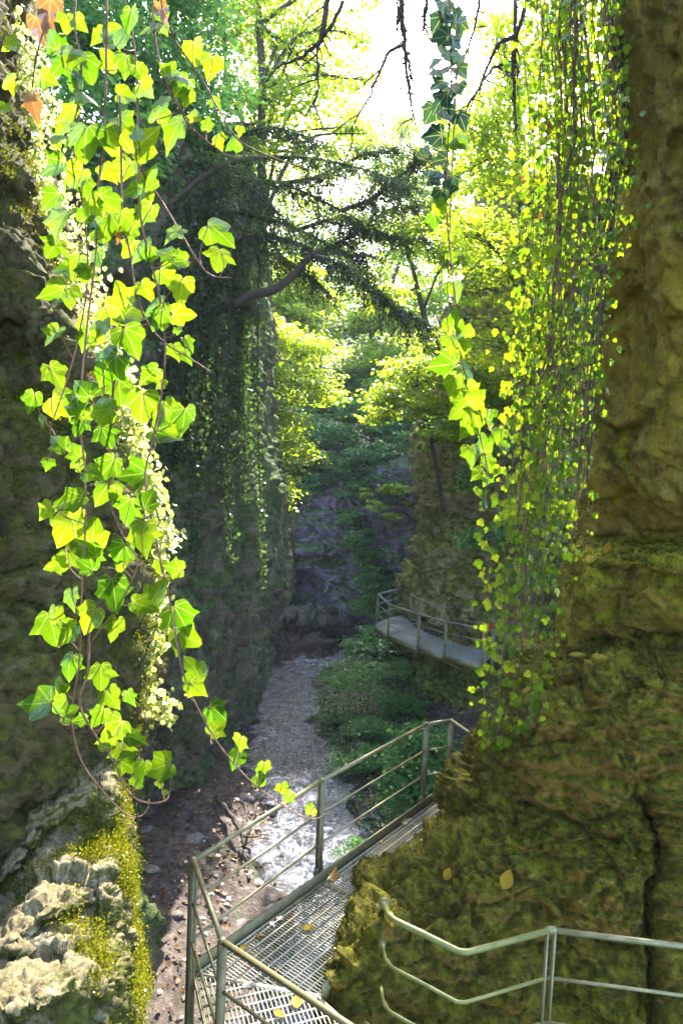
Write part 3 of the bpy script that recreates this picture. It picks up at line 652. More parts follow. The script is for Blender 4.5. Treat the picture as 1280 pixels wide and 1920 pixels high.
rail(wf, 'handrail', R2, .024, M_steelf, 8); rail(wf, 'handrail', [UPF[6], W(925, 1178, 19.6), W(960, 1150, 19.2)], .024, M_steelf, 8)
rail(wf, 'middle_rail', [lower(UPF[6], .4), lower(W(925, 1178, 19.6), .4)], .016, M_steelf, 6)
post(wf, OF[6] + np.array((.3, .1, 0)), ZR2 + .3, ZD2 - .2, (0, 1, 0), .09, .02, M_steelf)

# ================================================================== TREES AND SHRUBS
def unit(v): return v / (np.linalg.norm(v) + 1e-9)
def tree(name, label, base, top, blobs, nleaf, lsize, mat, seed, r=.16, group=None, cat='tree', flat=.45, parts=('trunk', 'crown'), limb_r=.4, wide=.62, spray=.16):
    """base/top: (px,py,depth) of the trunk; blobs: (px,py,depth,rx,rz) masses of foliage in metres"""
    g = np.random.RandomState(seed); B = W(*base); Tp = W(*top); h = thing(name, label, cat, B, group)
    k = 9; s = np.linspace(0, 1, k)[:, None]; ln = np.linalg.norm(Tp - B)
    tr = B + (Tp - B) * s + np.cumsum(g.normal(size=(k, 3)), 0) * (.018 * ln, .018 * ln, 0) * np.minimum(1, s * 3)
    paths = [(cr(tr, 24), np.linspace(r, r * .35, 24))]; cens, siz, tips, nors = [], [], [], []
    vol = np.array([b[3] ** 1.6 * b[4] for b in blobs]); vol /= vol.sum()
    for b, f in zip(blobs, vol):
        c = W(*b[:3]); j = int(np.clip(np.argmin(np.linalg.norm(tr - c, axis=1)) - g.randint(0, 3), 1, k - 1)); a = tr[j]
        mid = (a + c) / 2 + np.array((0, 0, .12 * np.linalg.norm(c - a))) + g.normal(size=3) * .08 * np.linalg.norm(c - a)
        lim = cr([a, mid, c], 12); paths.append((lim, np.linspace(r * limb_r, r * .10, 12)))
        n = max(20, int(nleaf * f)); m = max(5, n // 34)
        q = g.normal(size=(m, 3)); q /= np.linalg.norm(q, axis=1)[:, None]; q *= (g.rand(m)[:, None]) ** .42
        sc_ = c + q * (b[3], b[3], b[4])
        for e in sc_[:: max(1, m // 14)]:
            st = lim[g.randint(5, 12)]; md = (st + e) / 2 + g.normal(size=3) * .06 * np.linalg.norm(e - st) + (0, 0, .05)
            paths.append((cr([st, md, e], 6), np.linspace(r * .11, r * .025, 6)))
        pick = g.randint(0, m, n); rad = spray * (b[3] + b[4])
        dv = g.normal(size=(n, 3)) * (rad, rad, rad * flat * .6); cen = sc_[pick] + dv
        out = cen - sc_[pick]; tp = unit_rows(out * (1, 1, .4) + g.normal(size=(n, 3)) * .4 * rad) + (0, 0, -.35)
        cens.append(cen); tips.append(tp); nors.append(np.array((0, 0, 1.)) + g.normal(size=(n, 3)) * .55); siz.append(lsize * g.uniform(.6, 1.3, n))
    put(parts[0], mesh(parts[0], *tubes(paths, 6), True), M_bark, h)
    V, Fq = leaves(np.concatenate(cens), np.concatenate(siz), np.concatenate(tips), np.concatenate(nors), g, wide, True)
    put(parts[1], mesh(parts[1], V, Fq), mat, h)
    return h
def unit_rows(a): return a / (np.linalg.norm(a, axis=1)[:, None] + 1e-9)

tree('broadleaf_tree', 'dark green leafy tree at top left behind the big ivy leaves', (200, 560, 15), (230, -260, 15),
     [(120, 40, 14, 1.5, 1.0), (230, 120, 15, 1.5, 1.0), (330, 60, 16, 1.4, .9), (150, 230, 14, 1.3, .9), (300, 230, 15.5, 1.3, .8), (380, 180, 16, 1.1, .8), (90, 330, 13.5, 1.0, .8), (220, 330, 14.5, 1.2, .7), (360, -60, 16, 1.3, .9), (210, -90, 15, 1.6, 1.0), (400, 330, 17, .9, .6)],
     26000, .14, M_leafD, 1, .2)
tree('broadleaf_tree', 'bright yellow-green leafy tree at the top, left of the white sky', (470, 640, 22), (500, -250, 22),
     [(420, 30, 21, 1.5, 1.0), (520, 90, 22, 1.7, 1.1), (590, 30, 22, 1.3, .9), (560, 190, 22, 1.6, .9), (470, 190, 21, 1.5, .9), (620, 150, 23, 1.0, .8), (480, -60, 22, 1.8, 1.0), (590, -90, 22, 1.5, 1.0), (440, 290, 21, 1.2, .7), (570, 290, 22, 1.4, .7), (640, 240, 23, .8, .6), (665, 60, 22, .7, .6), (680, 150, 22, .5, .5), (700, -30, 22, .9, .5), (690, 250, 23, .6, .5)],
     15000, .16, M_leafB, 2, .2)
tree('maple_tree', 'bright green maple behind the ivy curtain, growing from the cliff', (1010, 760, 19), (940, 60, 19),
     [(900, 240, 18, .9, .7), (960, 180, 18, 1.1, .8), (930, 320, 18.5, 1.2, .8), (1000, 330, 18, 1.1, .8), (890, 430, 19, 1.1, .7), (960, 470, 19, 1.4, .8), (1040, 480, 18, 1.2, .8), (880, 540, 19, .8, .5), (980, 580, 18.5, 1.0, .7), (1060, 620, 18, 1.2, .8), (930, 650, 19, 1.1, .6), (1000, 120, 18, 1.0, .8), (1060, 60, 17, 1.2, .9), (1100, 250, 17, 1.2, .9), (930, 80, 18, .9, .7), (1180, 120, 17, 1.6, 1.1), (860, 330, 18.5, .9, .7), (930, 230, 18, 1.2, .8)],
     18000, .14, M_leafB, 3, .16)
tree('broadleaf_tree', 'slender leaning tree on the pillar top with dark trunk and pale leaves', (850, 740, 22), (745, 420, 22),
     [(760, 430, 22, 1.1, .5), (840, 420, 22, 1.0, .6), (720, 560, 22.5, .9, .5), (880, 690, 21, 1.2, .5), (800, 640, 22, .9, .4), (930, 740, 21, 1.1, .5), (850, 480, 21.5, 1.0, .5)],
     11000, .14, M_leafB, 4, .13)
tree('broadleaf_tree', 'tree with a pale sunlit spray of leaves above the pillar', (830, 960, 23.5), (800, 690, 23),
     [(735, 740, 23, .9, .4), (790, 760, 22.5, .9, .4), (760, 690, 24, .9, .4), (830, 815, 21.5, .8, .22), (870, 800, 21.5, .7, .2), (710, 780, 23.5, .7, .35), (820, 700, 23, .9, .5)],
     9000, .13, M_leafB, 5, .08)
tree('broadleaf_tree', 'green tree leaning out from the left cliff edge with drooping leaves', (470, 900, 25), (520, 600, 26),
     [(530, 640, 26, 1.2, .8), (560, 720, 26, 1.3, .8), (520, 780, 25.5, 1.0, .8), (590, 660, 27, 1.1, .6), (550, 840, 25.5, .9, .6), (535, 910, 24.8, .5, .9), (510, 700, 25, .8, .8), (600, 740, 27, .9, .5), (500, 620, 25, .7, .8)],
     12000, .14, M_leafB, 6, .12)
FARG = 'trees beyond the head of the gorge'
far_list = [
    ('pale sunlit tree far up the gorge below the dark conifer', (600, 800, 46), (600, 470, 46), [(560, 560, 46, 2.2, 1.3), (620, 540, 46, 2.2, 1.3), (650, 620, 45, 2.0, 1.1), (580, 640, 45, 2.0, 1.1), (530, 500, 46, 2.2, 1.4), (600, 470, 47, 2.2, 1.3)], M_leafG),
    ('sunlit tree far up the gorge in the middle of the picture', (700, 860, 44), (705, 560, 44), [(690, 600, 44, 1.8, 1.0), (740, 590, 44, 1.8, 1.0), (720, 660, 43, 1.8, .9), (760, 680, 43, 1.5, .9), (680, 680, 43, 1.5, .9), (800, 560, 44, 1.8, 1.2), (780, 620, 44, 1.6, .9)], M_leafB),
    ('tall bright tree rising behind the slender tree on the pillar', (820, 760, 50), (820, 200, 50), [(860, 320, 50, 2.6, 1.6), (800, 380, 50, 2.4, 1.5), (870, 430, 49, 2.6, 1.5), (920, 260, 50, 2.4, 1.6), (820, 490, 49, 2.6, 1.4), (760, 470, 50, 2.2, 1.4), (890, 540, 49, 2.4, 1.4), (960, 380, 50, 2.6, 1.8)], M_leafG),
    ('tall bright tree far behind the left leafy tree', (520, 700, 52), (500, 160, 52), [(500, 330, 52, 3, 2), (560, 380, 52, 2.8, 1.8), (620, 400, 52, 2.4, 1.5), (440, 380, 52, 3, 1.8), (540, 450, 52, 3, 1.6), (660, 470, 53, 2.2, 1.3), (470, 480, 52, 2.6, 1.6), (700, 420, 54, 2.0, 1.3)], M_leafB),
    ('yellowish tree far up the gorge at the foot of the sky', (680, 760, 58), (700, 420, 58), [(680, 520, 58, 2.8, 1.5), (730, 500, 58, 2.6, 1.5), (640, 560, 57, 2.6, 1.4), (770, 540, 58, 2.6, 1.5), (700, 590, 57, 2.8, 1.4)], M_leafB)]
far_list += [
    ('tall thin-leaved tree standing in the lower part of the sky gap', (740, 720, 56), (735, 200, 56), [(690, 270, 56, 1.8, 1.1), (750, 240, 56, 1.8, 1.2), (650, 210, 56, 1.6, 1.1), (800, 290, 56, 1.8, 1.2), (720, 330, 56, 2.2, 1.2), (780, 360, 55, 2.0, 1.2), (840, 220, 56, 1.6, 1.2)], M_leafB),
    ('yellow-green tree filling the gap above the purple wall', (720, 880, 47), (720, 620, 47), [(690, 740, 46, 1.5, 1.), (740, 730, 46, 1.6, 1.), (780, 760, 45, 1.5, .9), (720, 790, 45, 1.5, .8), (660, 780, 46, 1.3, .8), (770, 810, 44, 1.4, .7), (640, 830, 44, 1.2, .6), (810, 700, 46, 1.4, 1.)], M_leafG),
    ('light green tree on the slope just above the purple wall', (640, 900, 43), (650, 690, 43), [(620, 720, 43, 1.6, .9), (670, 710, 43, 1.6, .9), (650, 770, 42, 1.6, .8), (600, 760, 43, 1.3, .8), (700, 740, 42, 1.4, .8), (560, 700, 43, 1.4, 1.)], M_leafG),
    ('green tree right of the slope, half hidden by the pale spray', (780, 900, 40), (770, 700, 40), [(740, 730, 40, 1.5, .9), (790, 720, 40, 1.4, .9), (760, 790, 39, 1.5, .8), (800, 780, 39, 1.3, .8), (720, 800, 40, 1.2, .7)], M_leafG),
    ('bright tree crown between the conifer and the left cliff edge', (520, 760, 34), (520, 520, 34), [(520, 560, 34, 1.5, .9), (560, 600, 34, 1.5, .9), (500, 640, 33, 1.2, .9), (590, 560, 35, 1.3, .8), (540, 520, 35, 1.4, .8), (480, 590, 33, 1.0, .8)], M_leafB)]
for i, (lb, b_, t_, bl, mt) in enumerate(far_list): tree('broadleaf_tree', lb, b_, t_, bl, 8000, .26, mt, 20 + i, .22, FARG)
SHG = 'shrubs on and above the far rock wall'
shr = [('ragged shrubs spilling over the top edge of the purple wall', (640, 930, 38.5), (640, 880, 38.5), [(545, 885, 38, 1., .6), (590, 905, 38, .9, .7), (630, 885, 38, 1., .6), (668, 915, 37.6, .9, .8), (705, 890, 37.4, 1., .6), (745, 915, 36.6, .9, .7), (780, 890, 36, .9, .6), (610, 860, 38.4, 1., .5), (715, 860, 37.8, 1., .5)], M_leafD),
       ('teal green shrub on top of the purple rock wall, left', (590, 920, 39), (600, 790, 39), [(580, 800, 39, 1.3, .8), (630, 820, 39, 1.3, .8), (600, 860, 38.5, 1.2, .7), (650, 870, 38, 1.0, .6), (560, 750, 40, 1.2, .8)], M_leafD),
       ('teal green shrub on top of the purple rock wall, middle', (690, 930, 38), (700, 760, 38), [(680, 770, 39, 1.4, .8), (730, 800, 38, 1.3, .7), (700, 850, 37.5, 1.3, .7), (750, 870, 37, 1.0, .6), (650, 760, 40, 1.3, .7), (720, 900, 37, 1.2, .5), (752, 842, 37.5, 1.1, .6), (780, 822, 37, 1., .6), (735, 830, 38, 1., .5)], M_leafD),
       ('green shrub hanging down the rock wall beside the far walkway', (700, 1130, 36.5), (690, 1000, 36.5), [(655, 970, 37, .8, .5), (675, 1010, 36.6, .8, .7), (695, 1050, 36.4, .8, .8), (705, 1100, 36, .9, .7), (700, 1140, 35.8, .9, .6), (690, 1080, 36, .8, .6)], M_leafD),
       ('yellowing shrub spray on the rock wall above the far walkway', (760, 960, 36), (740, 910, 35.5), [(705, 950, 35.5, .6, .3), (750, 915, 35.5, .7, .4), (690, 925, 36, .4, .3), (728, 968, 35, .5, .25), (770, 935, 35.5, .5, .3), (718, 920, 35.8, .4, .25)], M_leafB),
       ('low shrub covering the ledge left of the purple wall', (560, 960, 33), (565, 900, 33), [(550, 880, 33, .7, .5), (575, 860, 34, .8, .5), (560, 930, 32.5, .5, .4)], M_leafG),
       ('shady shrub on the ledge behind the ivy curtain', (960, 1040, 20), (930, 980, 20), [(900, 1010, 21, .9, .5), (960, 1000, 20, .9, .5), (880, 900, 22, .7, .5), (1000, 1080, 19, .9, .5), (860, 790, 23, 1.0, .5), (940, 840, 21, .8, .4)], M_leafD),
       ('dark shrub at the foot of the pillar beside the near walkway', (770, 1560, 15), (770, 1430, 15), [(770, 1440, 14.5, .5, .5), (800, 1400, 15, .6, .5), (750, 1490, 14, .45, .4), (800, 1470, 14, .5, .4)], M_leafD),
       ('small green shrub tucked beneath the far walkway', (710, 1235, 31), (715, 1195, 31), [(690, 1210, 31, 1.0, .4), (735, 1215, 30, .9, .4), (715, 1190, 32, .9, .4)], M_leafD)]
for i, (lb, b_, t_, bl, mt) in enumerate(shr): tree('shrub', lb, b_, t_, bl, 1500 if i == 4 else 6000, .20 if b_[2] > 25 else .11, mt, 40 + i, .05, SHG if i < 6 else None, 'shrub', .4, ('stem', 'foliage'))
# saplings and undergrowth on the right bank of the stream
def onfloor(px, py):
    p = WZ(px, py, ZF + .8); z = floor_z(np.array([p[:2]]))[0]; return np.array((p[0], p[1], z))
ub = [('tall green sapling rising from the stream bank below the far walkway', 690, 1330, 1.9), ('low bush nearest the stream on the green bank', 650, 1335, .4), ('low bush beside the dark pillar foot', 750, 1340, .6), ('low bush at the near end of the green bank', 672, 1405, .35),
      ('low bush by the near walkway corner post', 735, 1410, .5), ('low bush at the far end of the green bank', 672, 1262, .6), ('low bush under the middle of the far walkway', 742, 1278, .7), ('small bush on the brown bank under the near handrail', 690, 1545, .3), ('bush in the middle of the green bank', 710, 1370, .45)]
for i, (lb, px, py, hh) in enumerate(ub):
    p = onfloor(px, py); x, y, d = PX(p); up = F / d * hh
    bl = [(x + rnd.uniform(-45, 45), y - up * rnd.uniform(.35, 1.), d + rnd.uniform(-.6, .6), hh * rnd.uniform(.4, .7) + .25, .22) for _ in range(7)]
    tree('sapling' if i == 0 else 'bush', lb, (x, y + 4, d), (x + 6, y - up, d), bl, 4200, .075, M_leafD, 60 + i, .028, None if i == 0 else 'bushes on the green stream bank', 'sapling' if i == 0 else 'bush', .3, ('stem', 'foliage'))
n = 16000; q = np.column_stack([rs.uniform(560, 800, n), rs.uniform(1185, 1570, n)])
gp = np.array([WZ(a, b, ZF + .5) for a, b in q]); dd, sd_, _ = stream_dist(gp[:, :2]); keep = (sd_ < 0) & (dd > 1.15) & (rs.rand(n) < np.where(q[:, 1] > 1430, .25, 1.)); gp = gp[keep]
gz = floor_z(gp[:, :2]); n = len(gp); hgt = rs.rand(n) ** 2 * .55 * (1 + .6 * perlin(gp * .9))
V, Fq = leaves(np.column_stack([gp[:, :2], gz + .03 + np.abs(hgt) * .6]), rs.uniform(.06, .13, n), rs.normal(size=(n, 3)) * (1, 1, .5), np.array((0, 0, 1)) + rs.normal(size=(n, 3)) * .5, rs, .62, True)
o = kind(put('undergrowth', mesh('undergrowth', V, Fq), M_leafD), 'stuff'); o['label'] = 'low green plants covering the bank beside the stream'

# dark conifer with sweeping boughs
yw = thing('conifer_tree', 'dark conifer on the left cliff with boughs sweeping over the gorge', 'tree', W(330, 620, 16))
g = np.random.RandomState(77); paths = [(cr([W(330, 640, 16), W(325, 480, 16), W(310, 330, 16), W(290, 120, 16)], 20), np.linspace(.2, .09, 20))]
boughs = [[(310, 420), (400, 360), (520, 345), (640, 395), (700, 430)], [(315, 440), (420, 400), (560, 430), (700, 520)], [(310, 390), (420, 310), (560, 295), (690, 320), (760, 350)], [(318, 460), (430, 450), (540, 490), (610, 545)],
          [(305, 350), (400, 280), (500, 240), (600, 265)], [(590, 480), (660, 440), (730, 395), (790, 385)], [(590, 480), (650, 500), (720, 560), (790, 605)], [(560, 430), (640, 410), (720, 440), (800, 450)],
          [(520, 345), (600, 330), (680, 290), (740, 280)], [(300, 330), (380, 300), (450, 330), (520, 400)], [(640, 395), (700, 370), (760, 320), (790, 290)], [(430, 450), (500, 440), (600, 470), (690, 480)], [(320, 470), (380, 480), (430, 520), (470, 580)]]
main = [(440, 570), (470, 553), (510, 545), (548, 518), (575, 487), (600, 470)]
paths.append((cr([W(330, 600, 16)] + [W(x, y, 15.6) for x, y in main], 24), np.linspace(.13, .07, 24)))
cen, tip, nor, siz = [], [], [], []
for bi, b in enumerate(boughs):
    d0 = 15.5 + g.uniform(-1.2, 1.2); P = cr([W(x, y, d0 + g.uniform(-.4, .4)) for x, y in b], 40); paths.append((P, np.linspace(.055, .012, 40)))
    for j in range(7 if b[0][0] < 330 else 4, 40):
        for s_ in range(4):
            t_ = unit(P[min(j + 1, 39)] - P[j - 1]); side = unit(g.normal(size=3)) * (1, 1, .5); dr = unit(t_ * .8 + side * .9 + (0, 0, -.25)); ln = g.uniform(.25, 1.2) * (1 - .35 * j / 40)
            tw = np.array([P[j] + dr * ln * k + np.array((0, 0, -.35 * ln * k * k)) for k in np.linspace(0, 1, 5)]); paths.append((tw, np.linspace(.008, .003, 5)))
            m = int(ln * 40)
            if m < 2: continue
            k = g.rand(m); c = P[j] + dr * (ln * k)[:, None] + np.array((0, 0, -1)) * (.35 * ln * k * k)[:, None] + g.normal(size=(m, 3)) * .045
            cen.append(c); tip.append(dr + g.normal(size=(m, 3)) * .5 + (0, 0, -.25)); nor.append(np.array((0, 0, 1)) + g.normal(size=(m, 3)) * .5); siz.append(g.uniform(.05, .11, m))
put('trunk', mesh('trunk', *tubes(paths, 6), True), M_bark, yw)
V, Fq = leaves(np.concatenate(cen), np.concatenate(siz), np.concatenate(tip), np.concatenate(nor), g, .40, True); put('crown', mesh('crown', V, Fq), M_yew, yw)

# bare twigs hanging into the sky
tw_l = [('bare drooping twig crossing the leaves left of the sky gap', [(625, -60), (610, 40), (590, 75), (540, 100), (510, 112)], [(640, 0), (625, 40), (600, 90), (602, 150), (590, 200)]),
        ('bare branching twig in the middle of the sky gap', [(750, -60), (756, 40), (757, 80), (757, 130), (765, 200), (768, 235)], [(757, 82), (725, 105), (705, 140), (690, 175), (650, 240)], [(757, 85), (770, 115), (773, 160)], [(756, 60), (748, 20), (748, -30)]),
        ('bare twig with a side fork between sky and maple', [(1000, -60), (965, 55), (930, 75), (905, 120), (885, 165), (862, 205)], [(962, 115), (920, 130), (885, 170), (862, 210)], [(905, -20), (890, 40), (870, 120), (850, 160)]),
        ('thick straight bare twig hanging right of the sky gap', [(964, -60), (966, 40), (963, 120), (967, 200), (969, 262)], [(966, 60), (960, 120), (963, 160)]),
        ('thin dry twig sticking out left of the curtain foot', [(925, 1316), (900, 1330), (875, 1336), (855, 1338), (848, 1328)]),
        ('fine bare twig hanging at the top of the sky', [(793, -60), (795, 10), (792, 40), (787, 62)], [(795, 15), (800, 50), (812, 80)])]
for i, (lb, *br) in enumerate(tw_l):
    d0 = 5.5 + .5 * i if br[0][0][1] < 500 else 7.6; h = thing('bare_twig', lb, 'twig', W(*br[0][0], d0), 'bare twigs hanging against the sky' if d0 != 7.6 else None); ps = []
    for k, b in enumerate(br):
        P = cr([W(x, y, d0) for x, y in b], 26); P += np.cumsum(rs.normal(size=P.shape), 0) * (.006 if d0 != 7.6 else .002)
        ps.append((P, np.linspace(.028 if k == 0 else .018, .006, 26) * (1 if d0 != 7.6 else .35)))
        for j in range(4, 26, 2 if d0 != 7.6 else 99):
            e = P[j] + rs.normal(size=3) * (.14, .10, .04) - (0, 0, rs.uniform(.05, .22)); ps.append((cr([P[j], (P[j] + e) / 2 + rs.normal(size=3) * .02, e], 6), np.linspace(.008, .003, 6)))
    put('stem', mesh('stem', *tubes(ps, 5), True), M_twig, h)

# ================================================================== IVY
HALF = [(0, .03), (-.08, -.07), (-.20, -.11), (-.33, -.07), (-.42, .04), (-.43, .16), (-.49, .26), (-.55, .38), (-.44, .45), (-.33, .52), (-.26, .64), (-.15, .80), (0, .96)]
def ivy_mesh(seed, mat, name='leaf', nar=1., ring=True):
    g = np.random.RandomState(seed); h = np.array(HALF); h[7] += (g.uniform(-.1, .08), g.uniform(-.06, .06)); h[12] += (0, g.uniform(-.1, .08)); h[9] += (g.uniform(-.06, .10), g.uniform(-.05, .03)); h[3:6] += g.uniform(-.05, .04)
    o = np.concatenate([h, (h[1:-1] * (-1, 1))[::-1]]); o[:, 0] *= nar; o += g.normal(size=o.shape) * .013
    c = np.array((0, .26)); n = len(o)
    P = np.concatenate([o, c + (o - c) * .5, c[None]]) if ring else np.concatenate([o, c[None]])
    bx, by, tw = g.uniform(-.9, .35), g.uniform(-.55, .25), g.uniform(-.5, .5)
    z = bx * P[:, 0] ** 2 + by * (P[:, 1] - .3) ** 2 + tw * P[:, 0] * (P[:, 1] - .3) + .12 * np.abs(P[:, 0]) + .014 * g.normal(size=len(P))
    V = np.column_stack([P, z]); k = np.arange(n); k2 = np.roll(k, -1)
    Fs = [np.stack([k, k2, k2 + n, k + n], 1), np.stack([k + n, k2 + n, np.full(n, 2 * n)], 1)] if ring else np.stack([k, k2, np.full(n, n)], 1)
    me = mesh(name, V, Fs, True); me.materials.append(mat); return me
IVY = [ivy_mesh(i, M_ivy, nar=.8 + .3 * ((i * 37) % 11) / 11) for i in range(14)]; IVYD = [ivy_mesh(30 + i, M_ivyd) for i in range(4)]; IVYS = [ivy_mesh(50 + i, M_curt, nar=.95, ring=False) for i in range(5)]
DRY = [ivy_mesh(70 + i, M_dry, nar=.55) for i in range(2)]
def leaf_at(parent, me, at, size, tipdir, face):
    """leaf with its stalk end at 'at'"""
    y = Vector(tipdir).normalized(); z = Vector(face); z = (z - y * z.dot(y)).normalized(); x = y.cross(z)
    M = Matrix(((x.x, y.x, z.x, at[0]), (x.y, y.y, z.y, at[1]), (x.z, y.z, z.z, at[2]), (0, 0, 0, 1))) @ Matrix.Diagonal((size, size, size, 1))
    return put('leaf', me, None, parent, M)
vines = [
    ('long ivy vine down the middle of the left curtain, curling at its foot', 1.72, [(196, -80), (200, 0), (200, 75), (197, 200), (190, 300), (182, 380), (180, 475), (165, 600), (155, 700), (150, 800), (160, 880), (160, 1000), (155, 1080), (152, 1180), (148, 1250), (135, 1340), (150, 1420), (190, 1480), (235, 1525), (262, 1531), (276, 1518), (280, 1500)]),
    ('long ivy vine whose tip swings right and hooks the walkway post', 1.64, [(230, -80), (235, 0), (250, 70), (257, 150), (260, 300), (263, 400), (280, 480), (300, 560), (310, 650), (303, 740), (285, 830), (272, 900), (290, 1000), (315, 1110), (330, 1200), (350, 1280), (400, 1380), (465, 1460), (530, 1510), (575, 1534), (600, 1533), (608, 1526)]),
    ('leafy ivy vine nearest the left rock wall', 1.8, [(150, -80), (140, 40), (152, 110), (150, 190), (140, 300), (158, 400), (165, 520), (150, 620), (130, 700), (110, 760), (95, 800)]),
    ('ivy vine arching right above the dark conifer with pale leaves', 1.85, [(300, -80), (310, 0), (326, 70), (345, 100), (380, 150), (410, 205), (440, 255), (475, 280), (530, 302), (585, 320)]),
    ('ivy shoot hanging with two bright leaves over the mid cliff', 1.7, [(262, 310), (280, 345), (305, 380), (335, 430), (362, 475), (385, 508), (405, 519), (433, 521)]),
    ('ivy vine under the arching one, ending in a hook', 1.78, [(285, -60), (290, 60), (310, 150), (335, 200), (355, 235), (385, 262), (420, 288), (448, 296), (463, 292)]),
    ('inner ivy vine between the two longest ones', 1.76, [(225, 180), (228, 300), (230, 400), (245, 480), (258, 560), (280, 610), (312, 645), (345, 665), (372, 682), (395, 697)]),
    ('short ivy vine bending out toward the lower boulder', 1.7, [(215, 640), (212, 740), (208, 840), (205, 930), (225, 990), (240, 1020), (258, 1060), (225, 1130), (178, 1195), (160, 1230)]),
    ('lowest ivy vine hanging over the sunlit boulder', 1.66, [(168, 1180), (165, 1260), (150, 1320), (180, 1380), (215, 1430), (230, 1470), (255, 1497), (285, 1506), (312, 1500), (318, 1486)]),
    ('ivy sprig with dry brown leaves at the top left corner', 1.9, [(60, -60), (70, 0), (90, 30), (75, 80), (65, 130), (58, 190), (50, 210)])]
LV = [(20, 85, 40), (15, 155, 38), (8, 200, 28), (100, 75, 48), (125, 45, 38), (150, 45, 34), (90, 150, 40), (165, 130, 58), (130, 105, 34), (220, 65, 44), (245, 40, 48), (280, 55, 50), (300, 20, 44), (205, 110, 48), (235, 120, 42), (185, 70, 38), (240, 180, 44), (145, 150, 38), (110, 125, 42), (265, 140, 40), (275, 170, 48), (310, 55, 28), (365, 100, 50), (395, 125, 48), (340, 165, 50), (320, 130, 38), (350, 185, 34), (405, 195, 30), (390, 230, 32), (410, 265, 30), (435, 270, 32), (365, 215, 32), (450, 245, 20),
      (300, 205, 52), (325, 250, 74), (270, 265, 74), (235, 230, 52), (220, 255, 62), (160, 265, 82), (120, 240, 48), (110, 260, 34), (100, 315, 58), (140, 335, 62), (235, 320, 54), (280, 335, 62), (205, 325, 44), (270, 375, 34), (205, 370, 44), (180, 385, 48), (95, 375, 48), (110, 425, 84), (165, 400, 40), (205, 405, 58), (240, 410, 44), (270, 405, 62), (325, 440, 48), (245, 440, 40), (265, 470, 52), (310, 475, 44), (335, 490, 40), (190, 445, 44), (100, 465, 52), (185, 485, 42), (130, 505, 56), (160, 515, 38), (230, 550, 52), (275, 545, 48), (315, 520, 48), (340, 545, 56), (345, 590, 56), (335, 617, 24), (100, 550, 56), (130, 555, 46), (215, 590, 62), (250, 595, 62), (290, 575, 52), (305, 600, 42), (412, 437, 66), (410, 487, 58),
      (100, 630, 50), (155, 615, 42), (245, 640, 66), (355, 645, 34), (350, 670, 32), (330, 660, 36), (105, 705, 60), (160, 640, 42), (200, 690, 76), (280, 705, 52), (300, 720, 28), (155, 730, 52), (225, 735, 62), (120, 760, 60), (185, 770, 62), (60, 755, 46), (80, 790, 24), (150, 800, 46), (265, 765, 72), (300, 785, 52), (320, 775, 60), (345, 790, 60), (325, 810, 32), (200, 820, 52), (110, 830, 52), (140, 845, 46), (90, 870, 26), (200, 880, 62), (175, 890, 42), (150, 865, 38), (250, 890, 62), (195, 920, 62), (280, 935, 48), (240, 960, 62), (130, 940, 66), (85, 960, 42), (175, 995, 62), (165, 1030, 52), (160, 1060, 42), (180, 1050, 42), (270, 1010, 72), (325, 1065, 42), (300, 1065, 32), (105, 1060, 46), (295, 1110, 72), (135, 1125, 46), (215, 1115, 76), (100, 1180, 76), (130, 1190, 52), (100, 1155, 42), (340, 1160, 70), (335, 1205, 50), (215, 1180, 50),
      (130, 1250, 52), (110, 1290, 32), (190, 1270, 56), (210, 1310, 46), (245, 1310, 36), (70, 1320, 76), (110, 1325, 46), (130, 1335, 46), (185, 1345, 46), (150, 1350, 32), (215, 1370, 62), (200, 1385, 46), (255, 1385, 46), (230, 1415, 52), (240, 1435, 46), (265, 1445, 42), (295, 1440, 60), (258, 1468, 28), (297, 1468, 20), (313, 1487, 16), (365, 1255, 56), (370, 1290, 46), (408, 1335, 46), (408, 1362, 46), (450, 1395, 40), (443, 1425, 38), (493, 1443, 38), (488, 1465, 32), (530, 1480, 26), (540, 1495, 30), (580, 1520, 25)]
